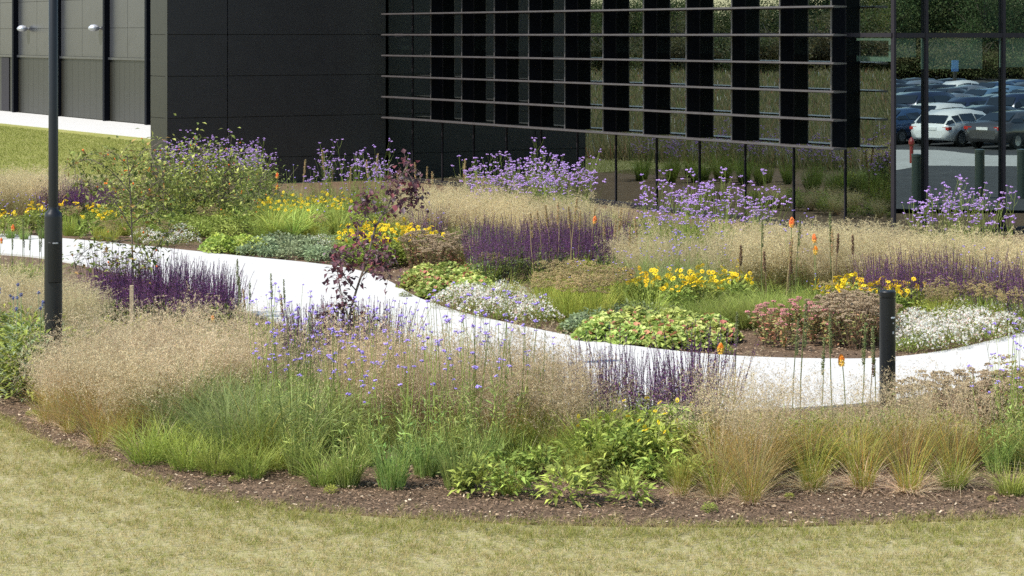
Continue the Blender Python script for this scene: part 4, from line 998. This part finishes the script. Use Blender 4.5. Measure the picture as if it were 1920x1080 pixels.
young_tree('rose_bush', F * HC / (430 - HY), [
    ([(345, 430), (340, 390), (332, 340), (318, 285)], .012),
    ([(345, 425), (300, 370), (262, 330), (250, 310)], .009), ([(345, 425), (370, 370), (385, 320), (375, 275)], .009), ([(345, 425), (410, 380), (440, 340), (470, 330)], .009),
    ([(340, 390), (300, 340), (290, 290)], .007), ([(345, 400), (350, 340), (350, 300)], .007), ([(345, 425), (280, 400), (230, 390), (200, 400)], .008), ([(345, 425), (430, 410), (480, 400)], .008),
    ([(370, 380), (415, 350), (430, 310)], .007), ([(300, 370), (250, 365), (220, 345)], .006)],
    190, .10, .055, [(.28, .33, .08), (.40, .43, .12), (.17, .23, .06)], (4, 3, 2), .1, 'loose green rose bush with orange blooms before the dark box', 'rose', .24, fruit=11, dz=.8)

young_tree('rose_bush', F * HC / (412 - HY), [
    ([(470, 412), (460, 380), (450, 340), (440, 320)], .01), ([(470, 412), (500, 385), (520, 360)], .008), ([(470, 412), (430, 380), (410, 360)], .008),
    ([(460, 380), (480, 350), (490, 335)], .007), ([(470, 412), (440, 400), (400, 395)], .007), ([(470, 405), (510, 398), (540, 392)], .007)],
    300, .06, .035, [(.21, .27, .06), (.30, .34, .08), (.13, .19, .05)], (4, 3, 2), .1, 'lower rose bush between the tall rose and the daylilies', 'rose', .2, fruit=6, dz=.8)

# ------------------------------------------------------------------ loose chips and turf
def region_points(n, x0, x1, y0, y1, test):
    out = []
    while len(out) < n:
        X = RNG.uniform(x0, x1, n); Y = RNG.uniform(y0, y1, n)
        px = CX + F * X / Y; py = HY + F * HC / Y
        k = test(px, py); out.extend(zip(X[k], Y[k]))
    return np.array(out[:n])
LE = np.array(LAWN_EDGE); FE = np.array(FAR_EDGE); NE = np.array(NEAR_EDGE)
def edge(E, px): return np.interp(px, E[:, 0], E[:, 1])
def wob(px): return 5 * np.sin(px * .021) + 4 * np.sin(px * .053 + 1) + 3 * np.sin(px * .13)
n = 110000
P_ = region_points(n, -8, 8, 14.9, 23, lambda px, py: (py < edge(LE, px) + RNG.normal(1, 7, len(px))) & (py > edge(NE, px)) & (py > 640) & (px > -500) & (px < 2400))
def chips(name, P_, z, s0, s1, cols, wts, label):
    n = len(P_); pos = np.column_stack([P_, RNG.uniform(.002, z, n)]); a = RNG.random(n) * 2 * PI; L = RNG.uniform(s0, s1, n)[:, None]; w_ = L * RNG.uniform(.18, .45, (n, 1))
    d = np.stack([np.cos(a), np.sin(a), RNG.normal(0, .25, n)], 1); s = np.stack([-np.sin(a), np.cos(a), RNG.normal(0, .35, n)], 1)
    V_ = np.stack([pos - d * L - s * w_, pos + d * L - s * w_, pos + d * L * .8 + s * w_, pos - d * L * .9 + s * w_], 1)
    g = Geo(); g.add(V_.reshape(-1, 3), np.arange(4 * n).reshape(n, 4), np.repeat(mixcol(cols, wts, n, .2), 4, 0)); o = g.obj(name, M['chips']); tag(o, label, 'mulch', kind='stuff')
MC = [(.155, .10, .06), (.22, .145, .09), (.085, .055, .034), (.48, .39, .27), (.32, .23, .14)]
chips('bark_chips', P_, .03, .005, .015, MC, (6, 5, 4, .7, 1.6), 'brown bark chips strewn over the front bed')
P_ = region_points(26000, -5, 8, 22, 34, lambda px, py: (py < edge(FE, px)) & (py > 500) & (px > 700) & (px < 2300))
chips('bark_mulch', P_, .03, .009, .02, MC, (5, 4, 3, 1, 1.5), 'brown bark mulch in the bed across the path')
n = 62000
P_ = region_points(n, -8.5, 8.5, 12.6, 22.5, lambda px, py: (py > edge(LE, px) + wob(px) * .6 - 2 + RNG.normal(0, 7, len(px))) & (px > -690) & (px < 2590))
# thin the turf in irregular worn spots
fx = np.sin(P_[:, 0] * 5.1 + 1.3 * np.sin(P_[:, 1] * 4)) + np.sin(P_[:, 1] * 7.7 + 2 * np.sin(P_[:, 0] * 3.1)) + .8 * np.sin(P_[:, 0] * 13 + P_[:, 1] * 11) + .6 * np.sin(P_[:, 0] * 29 - P_[:, 1] * 23)
px = CX + F * P_[:, 0] / P_[:, 1]; py = HY + F * HC / P_[:, 1]; near = py - edge(LE, px)
keep = RNG.random(n) < np.clip(.84 + .12 * fx - near / 520, .36, 1); P_ = P_[keep]; near = near[keep]; fx = fx[keep]; n = len(P_)
tp = RNG.beta(1.5, 2.2, n)                    # how green each little tuft is
q_ = RNG.integers(7, 17, n); P_ = np.repeat(P_, q_, 0); near = np.repeat(near, q_); fx = np.repeat(fx, q_); tp = np.repeat(tp, q_); n = len(P_)
P_ = P_ + RNG.normal(0, .013, (n, 2))
L = RNG.uniform(.014, .042, n) * (1 + .6 * (near < 25)); root = np.column_stack([P_, np.zeros(n)])
pg = np.clip(.31 + .07 * fx + .30 * (near < 50), 0.05, .9)
isg = RNG.random(n) < np.clip(pg + (tp - .4) * 1.3, 0, 1)
c = np.where(isg[:, None], mixcol([(.27, .29, .055), (.33, .33, .075), (.19, .25, .045)], [3, 3, 2], n), mixcol([(.54, .45, .20), (.46, .38, .13), (.60, .51, .28)], [3, 3, 2], n))
g = Geo(); blades(g, root, RNG.random(n) * 2 * PI, L, RNG.uniform(.002, .004, n), RNG.uniform(.2, .85, n), RNG.uniform(0, .5, n), c * .85, c, 1)
tag(g.obj('turf_grass', M['dry']), 'short dry yellow-green turf blades on the front lawn', 'grass', kind='stuff')
n = 120000
X = RNG.uniform(-24, -4, n * 3); Y = RNG.uniform(44, 92, n * 3); px = CX + F * X / Y; py = HY + F * HC / Y
k = (px > -40) & (px < 330) & (py < 368) & (((X - farA[0]) * NO[0] + (Y - farA[1]) * NO[1]) > 5.1); X = X[k][:n]; Y = Y[k][:n]; n = len(X)
c = mixcol([(.20, .22, .04), (.17, .20, .03), (.28, .28, .08)], [4, 3, 1.5], n)
g = Geo(); blades(g, np.column_stack([X, Y, 0 * X]), RNG.random(n) * 2 * PI, RNG.uniform(.03, .07, n), RNG.uniform(.006, .012, n), RNG.uniform(.1, .6, n), RNG.uniform(0, .4, n), c * .85, c, 1)
tag(g.obj('lawn_grass', M['dry']), 'green mown grass on the back lawn', 'grass', kind='stuff')

# ------------------------------------------------------------------ surroundings seen in the glass
def mirror(p, corner, nrm):
    p = np.asarray(p, float); d = np.dot(p - corner, nrm); return p - 2 * d * nrm
CR, NR = np.array(cr[:2]), np.array(nr[:2])
def vg(x, y, z=0.0):                                        # where a thing seen in the right glass really stands
    d = F * (HC - z) / (y - HY); return mirror(((x - CX) / F * d, d), CR, NR)
def car_meshes(kind):
    """stations along the car: x, half width, sill, belt, roof, half roof width"""
    if kind == 'hatchback':
        st = [(-2.15, .55, .35, .62, .62, .5), (-2.1, .8, .28, .85, .86, .6), (-1.7, .88, .22, .95, 1.22, .62), (-1.25, .9, .2, .97, 1.42, .62), (-.3, .9, .2, .95, 1.46, .62), (.5, .9, .2, .92, 1.36, .60), (1.15, .88, .2, .9, .93, .62), (1.9, .82, .22, .74, .76, .6), (2.12, .6, .32, .58, .58, .5)]
    elif kind == 'saloon':
        st = [(-2.35, .6, .4, .72, .72, .5), (-2.28, .84, .3, .93, .95, .6), (-1.75, .9, .22, 1.0, 1.02, .62), (-1.0, .91, .2, .97, 1.36, .58), (-.1, .91, .2, .93, 1.43, .60), (.6, .9, .2, .91, 1.30, .58), (1.25, .9, .2, .9, .93, .62), (2.1, .84, .24, .74, .76, .6), (2.35, .6, .34, .56, .56, .5)]
    elif kind == 'van':
        st = [(-2.3, .8, .4, .9, 1.2, .7), (-2.25, .92, .3, 1.0, 1.85, .8), (-1.2, .94, .25, 1.0, 1.95, .82), (0, .94, .25, 1.0, 1.95, .82), (.9, .94, .25, 1.0, 1.8, .78), (1.5, .92, .25, .98, 1.05, .72), (2.1, .86, .28, .85, .88, .65), (2.3, .7, .35, .65, .65, .5)]
    else:
        st = [(-2.25, .7, .45, .8, .8, .6), (-2.2, .88, .35, 1.0, 1.05, .68), (-1.85, .92, .3, 1.05, 1.5, .68), (-1.2, .93, .28, 1.06, 1.64, .68), (0, .93, .28, 1.04, 1.66, .68), (.6, .93, .28, 1.02, 1.55, .66), (1.25, .92, .28, 1.0, 1.04, .68), (2.0, .87, .3, .88, .9, .64), (2.22, .68, .38, .68, .68, .5)]
    body, win = Geo(), Geo(); ring = []
    for x, hw, zs, zb, zr, rw in st:
        ring.append([(x, -hw * .92, zs), (x, -hw, (zs + zb) / 2), (x, -hw * .97, zb), (x, -rw if zr - zb > .08 else -hw * .8, zr), (x, 0, zr + .03), (x, rw if zr - zb > .08 else hw * .8, zr), (x, hw * .97, zb), (x, hw, (zs + zb) / 2), (x, hw * .92, zs)])
    R_ = np.array(ring); k = R_.shape[1]; vv = R_.reshape(-1, 3); fb = []
    for i in range(len(ring) - 1):
        tall = (st[i][4] - st[i][3] > .08) or (st[i + 1][4] - st[i + 1][3] > .08)
        for j in range(k - 1): fb.append((i * k + j, (i + 1) * k + j, (i + 1) * k + j + 1, i * k + j + 1))
        fb.append((i * k + k - 1, (i + 1) * k + k - 1, (i + 1) * k, i * k))
        if tall:
            for j in (2, 5):
                q = np.array([vv[i * k + j], vv[(i + 1) * k + j], vv[(i + 1) * k + j + 1], vv[i * k + j + 1]]); c_ = q.mean(0)
                s_ = -1 if j == 2 else 1
                if q[:, 2].max() - q[:, 2].min() > .15:
                    win.add(c_ + (q - c_) * [.93, 1, .80] + [0, s_ * .012, 0.0], [(0, 1, 2, 3)], (0, 0, 0))
            a, b = st[i], st[i + 1]
            if abs(a[4] - b[4]) > .22:      # windscreen and rear window
                q = np.array([vv[i * k + 3], vv[i * k + 5], vv[(i + 1) * k + 5], vv[(i + 1) * k + 3]]); c_ = q.mean(0)
                up_ = np.array([-.02 if b[4] > a[4] else .02, 0, .045])
                win.add(c_ + (q - c_) * [.86, .9, .86] + up_, [(0, 1, 2, 3)], (0, 0, 0))
    fb.append(tuple(range(k))); fb.append(tuple((len(ring) - 1) * k + j for j in range(k))[::-1])
    tri = [f for f in fb if len(f) == 4]; body.add(vv, tri, (1, 1, 1))
    body.add(vv[:k], [tuple(range(k))], (1, 1, 1)); body.add(vv[-k:], [tuple(range(k))[::-1]], (1, 1, 1))
    xl = st[0][0]; xr = st[-1][0]; zt = st[1][3] - .12
    tail, head, wheels = [], [], []
    for s in (-1, 1):
        g = Geo(); box(g, (xl + .03, min(s * .52, s * .83), zt - .07), (xl + .3, max(s * .52, s * .83), zt + .05), (1, 0, 0)); tail.append(g)
        g = Geo(); box(g, (xr - .28, min(s * .45, s * .82), .56), (xr - .02, max(s * .45, s * .82), .68), (1, 1, 1)); head.append(g)
    for wx in (st[0][0] + .85, st[-1][0] - .85):
        for s in (-1, 1):
            gt, gm = Geo(), Geo(); a = np.linspace(0, 2 * PI, 20, endpoint=False)
            def ringv(r, y): return [(wx + r * math.cos(t), y, .32 + r * math.sin(t)) for t in a]
            v = ringv(.32, s * .70) + ringv(.32, s * .905) + ringv(.2, s * .915) ; gt.add(v, [(i * 20 + j, i * 20 + (j + 1) % 20, (i + 1) * 20 + (j + 1) % 20, (i + 1) * 20 + j) for i in (0, 1) for j in range(20)], (0, 0, 0))
            gm.add(ringv(.2, s * .918) + [(wx, s * .9, .32)], [(j, (j + 1) % 20, 20) for j in range(20)], (0, 0, 0)); wheels.append((gt, gm))
    gpn = Geo(); box(gpn, (xl - .02, -.26, zt - .08), (xl + .2, .26, zt + .03), (.8, .8, .7))
    return body, win, tail, head, wheels, gpn
CARM = {}
for kd in ('hatchback', 'saloon', 'van', 'off_roader'):
    b, w_, tl, hd, wh, pn = car_meshes(kd)
    CARM[kd] = dict(body=b, win=w_.mesh('window', M['carglass']), tail=[x.mesh('tail_light', M['tail']) for x in tl], head=[x.mesh('headlight', M['lamp']) for x in hd],
                    wheel=[(a.mesh('tyre', M['rubber']), c_.mesh('rim', M['rim'])) for a, c_ in wh], plate=pn.mesh('number_plate', M['white']))
PAINT = {n_: solid_mat(n_ + '_car_paint', c_, .25, m_, coat=.8) for n_, c_, m_ in (('white', (.78, .78, .77), 0), ('grey', (.09, .09, .095), .5), ('blue', (.03, .07, .16), .3), ('black', (.012, .012, .014), .1), ('silver', (.32, .34, .37), .6), ('navy', (.02, .03, .07), .2), ('light_blue', (.16, .28, .42), .4))}
BODY = {}
def car(x, y, hd, kind, colr_, label, group='cars in the car park'):
    c = CARM[kind]
    o = empty('parked_car', (x, y, CPZ + .012), math.atan2(hd[1], hd[0])); tag(o, label, 'car', group)
    key = (kind, colr_)
    if key not in BODY: BODY[key] = c['body'].mesh('body', PAINT[colr_], True)
    def ch(nm, me, p=o):
        q = bpy.data.objects.new(nm, me); C.objects.link(q); q.parent = p; return q
    ch('body', BODY[key]); ch('window', c['win']); ch('number_plate', c['plate'])
    for m_ in c['tail']: ch('tail_light', m_)
    for m_ in c['head']: ch('headlight', m_)
    for a, b in c['wheel']: wq = ch('wheel', a); wq.name = 'wheel'; ch('rim', b, wq)
    return o
TH = math.radians(46); hv = np.array([math.sin(TH), math.cos(TH)]); sv = np.array([math.cos(TH), -math.sin(TH)])
d0_ = F * (HC - CPZ) / (274 - HY); base = np.array([(1712 - CX) / F * d0_, d0_]) + hv * 2.2 + sv * .9
def mdir(v): return v - 2 * np.dot(v, NR) * NR
rr = random.Random(5); ORD = ['front', 'second', 'third', 'fourth', 'fifth', 'sixth', 'seventh', 'eighth']
front = {0: ('hatchback', 'white', 'white hatchback in the middle of the front row of the car park'), 1: ('saloon', 'grey', 'dark grey saloon right of the white hatchback, tail to the road'), -1: ('saloon', 'blue', 'blue saloon left of the white hatchback in the front row')}
offs = [0, 5.2, 16, 21.2, 32, 37.2, 48, 53.2]
for ri, of in enumerate(offs):
    for i in range(-18, 26):
        p = base + hv * of + sv * 2.55 * i
        if p[1] < 46: continue
        sx_ = CX + F * p[0] / p[1]
        if not (1600 < sx_ < 2010): continue
        if ri == 0 and i > 1: continue
        if ri == 0 and i in front: kd, cl, lb = front[i]
        else:
            if rr.random() < .04: continue
            kd = rr.choice(['hatchback', 'saloon', 'saloon', 'off_roader', 'hatchback']); cl = rr.choice(['black', 'grey', 'navy', 'silver', 'blue', 'white', 'black', 'light_blue'])
            if ri == 1 and i == 1: kd, cl = 'saloon', 'white'
            if ri == 3 and i == 0: kd, cl = 'van', 'white'
            lb = '%s %s in the %s row of the car park' % (cl.replace('_', ' '), kd.replace('_', '-'), ORD[ri])
        q = mirror(p, CR, NR); h_ = mdir(hv) * (1 if ri % 2 == 0 else -1)
        car(q[0], q[1], h_, kd, cl, lb)
def vsheet(name, poly, z, mat, lvl=0.0): return sheet(name, [tuple(vg(*p, lvl)) for p in poly], z, mat, px=False)
vsheet('car_park', [(1100, 292), (1760, 292), (1960, 300), (2600, 300), (2600, 100), (1100, 100)], CPZ, M['asphalt'], CPZ)
vsheet('pavement', [(1640, 281), (1760, 282), (1860, 291), (2000, 292), (2600, 296), (2600, 322), (1100, 322), (1100, 290)], CPZ + .008, M['paving'], CPZ)
vsheet('road', [(1300, 322), (1672, 322), (1735, 311), (1790, 311), (2000, 312), (2600, 330), (2600, 400), (1500, 400)], 0.0, M['asphalt'])
vsheet('footway', [(1640, 312), (1735, 309.5), (2000, 309), (2600, 326), (2600, 330), (2000, 312), (1790, 311), (1735, 311), (1672, 322), (1640, 326)], .004, M['paving'])
# bollards, signs on the far side of the road
for i, (x, y, lb, cat) in enumerate([(1838, 372, 'grey-green bollard by the road outside the right glass', 'bollard'), (1722, 385, 'black bollard nearest the glass corner by the road', 'bollard'), (1915, 372, 'dark green bollard farther along the road', 'bollard')]):
    p = vg(x, y); o = empty('bollard', (p[0], p[1], 0)); tag(o, lb, cat)
    g = Geo(); lathe(g, [(.1, 0), (.1, .96)], (.035, .05, .045), seg=20); g.obj('body', M['colr'], o)
    g = Geo(); lathe(g, [(.105, .96), (.105, 1.02), (0, 1.03)], (.05, .065, .06), seg=20); g.obj('cap', M['colr'], o)
p = vg(1716, 306); o = empty('marker_post', (p[0], p[1], 0)); tag(o, 'red marker post on the verge before the parked cars', 'marker post')
g = Geo(); lathe(g, [(.05, 0), (.05, .45), (.08, .5), (.08, .58), (.04, .66), (0, .70)], (.25, .03, .03), seg=16); g.obj('post', M['colr'], o)
p = vg(1795, 190, CPZ); o = empty('parking_sign', (p[0], p[1], CPZ), math.atan2(*NR[::-1]) + PI / 2); tag(o, 'blue parking sign on a dark post among the parked cars', 'sign')
g = Geo(); lathe(g, [(.12, 0), (.12, 2.0), (0, 2.0)], (.02, .02, .02), seg=12); g.obj('post', M['colr'], o)
g = Geo(); box(g, (-.28, -.02, 2.0), (.28, .02, 2.75), (.1, .25, .55)); g.obj('sign_face', M['colr'], o)

# trees round the car park and the meadow on the left
def crown_leaves(g, c, R_, n, cols):
    k = max(8, int(n / 130)); cl = RNG.normal(0, .42, (k, 3)) * R_
    i = RNG.integers(0, k, n); q = cl[i] + RNG.normal(0, .17, (n, 3)) * np.array(R_) + c
    d = rdir(n, -.2); leaves(g, q, d, RNG.uniform(.14, .3, n), RNG.uniform(.09, .17, n), np.repeat(mixcol(cols, np.ones(len(cols)), k, .2), 1, 0)[i] * RNG.uniform(.75, 1.25, (n, 1)), .1)
def tree_mesh(H, W, cols):
    gt, gc = Geo(), Geo(); tube(gt, [(0, 0, 0), (.05, 0, H * .3), (0, .1, H * .75)], .16 + H * .012, .05, (.09, .07, .05), 8)
    for _ in range(9):
        a = random.uniform(0, 6.3); z = random.uniform(.22, .6) * H; r = W * random.uniform(.25, .45); tube(gt, [(0, 0, z), (math.cos(a) * r * .6, math.sin(a) * r * .6, z + r * .4), (math.cos(a) * r, math.sin(a) * r, z + r * .8)], .07, .02, (.09, .07, .05), 5)
    crown_leaves(gc, np.array([0, 0, H * .5]), (W / 2, W / 2, H * .55), 8000, cols)
    return [('trunk', gt.mesh('trunk', M['bark'])), ('crown', gc.mesh('crown', M['leaf']))]
TR = [tree_mesh(9, 7, [(.05, .085, .03), (.07, .10, .035), (.09, .115, .045)]), tree_mesh(7, 6, [(.09, .13, .045), (.13, .155, .06)]), tree_mesh(5, 6, [(.15, .17, .05), (.19, .19, .08), (.10, .15, .05)])]
rnd = random.Random(9)
def tr(i, x, y, s, label, group, z=0):
    v = TR[i]; o = empty('broadleaf_tree', (x, y, z), rnd.uniform(0, 6), s); tag(o, label, 'tree', group)
    for nm, me in v: c_ = bpy.data.objects.new(nm, me); C.objects.link(c_); c_.parent = o
for i in range(26):
    vx = 1560 + i * 22; dd = rnd.uniform(240, 330)
    q = mirror(((vx - CX) / F * dd * 1.0, dd), CR, NR); tr(rnd.choice([0, 0, 1]), q[0], q[1], rnd.uniform(1.1, 1.9), 'dark broadleaf tree beyond the car park, seen in the right glass', 'trees beyond the car park', CPZ - .05)
GL, NL = np.array(fp(0)[:2]), NO
def shrub(q, s, label, group):
    o = empty('shrub', (q[0], q[1], q[2] if len(q) > 2 else 0), rnd.uniform(0, 6), s); tag(o, label, 'shrub', group)
    for nm, me in SHR: c_ = bpy.data.objects.new(nm, me); C.objects.link(c_); c_.parent = o
SHR = tree_mesh(3, 6.5, [(.13, .12, .05), (.10, .12, .045), (.16, .13, .06)])
for i in range(30):
    vx = 1560 + i * 19; dd = rnd.uniform(225, 250); q = mirror(((vx - CX) / F * dd, dd), CR, NR)
    shrub((q[0], q[1], CPZ - .05), rnd.uniform(.8, 1.2), 'olive shrub in the hedge behind the last row of cars', 'shrubs behind the car park')
    vx = 1000 + i * 24; dd = rnd.uniform(190, 235); q = mirror(((vx - CX) / F * dd, dd), GL, NL)
    shrub(q, rnd.uniform(.6, 1.3), 'rough shrub on the far edge of the left meadow', 'shrubs at the meadow edge')
for i in range(34):
    vx = 1000 + i * 21; hi = 1 if vx > 1540 else 0
    dd = rnd.uniform(300, 380) if not hi else rnd.uniform(240, 330)
    q = mirror(((vx - CX) / F * dd, dd), GL, NL); tr(rnd.choice([0, 1, 2] if hi else [2, 1, 1]), q[0], q[1], rnd.uniform(1.1, 1.6) if hi else rnd.uniform(1.0, 1.45), 'tree on the far side of the left meadow, seen in the glass', 'trees beyond the left meadow')
lo = [tuple(mirror(gp(x, y), GL, NL)) for x, y in ((600, 240), (2300, 300), (2600, 82), (600, 82))]
sheet('meadow', lo, -.006, M['meadow'], px=False)
# rough meadow growth
n = 90000
vx = RNG.uniform(990, 1720, n * 2); vy = 92 + (330 - 92) * RNG.random(n * 2) ** 1.0
D = F * HC / (vy - HY); X = (vx - CX) / F * D
q = np.stack([X, D], 1); dn_ = (q - GL) @ NL; q = q - 2 * dn_[:, None] * NL
ok = (q[:, 0] < -9) & (q[:, 1] > 38) & (((q[:, 0] + 17) ** 2 + (q[:, 1] - 60) ** 2) > 4) & ~((CX + F * q[:, 0] / q[:, 1]) > -60)
q = q[ok][:n]; n = len(q); dist = np.hypot(q[:, 0] - 5, q[:, 1] - 40)
c = mixcol([(.27, .23, .11), (.17, .20, .07), (.36, .30, .17), (.34, .16, .09), (.75, .73, .68)], [5, 5, 3, .6, .25], n)
g = Geo(); blades(g, np.column_stack([q, 0 * dist]), RNG.random(n) * 2 * PI, RNG.uniform(.3, .7, n), .004 * (1 + dist * .22) * RNG.uniform(.6, 1.2, n), RNG.uniform(.05, .35, n), RNG.uniform(0, .3, n), c * .9, c, 2)
tag(g.obj('meadow_grass', M['dry']), 'rough meadow grass left of the garden, seen in the glass', 'grass', kind='stuff')
print('plants', COUNT, 'objects', len(bpy.data.objects))
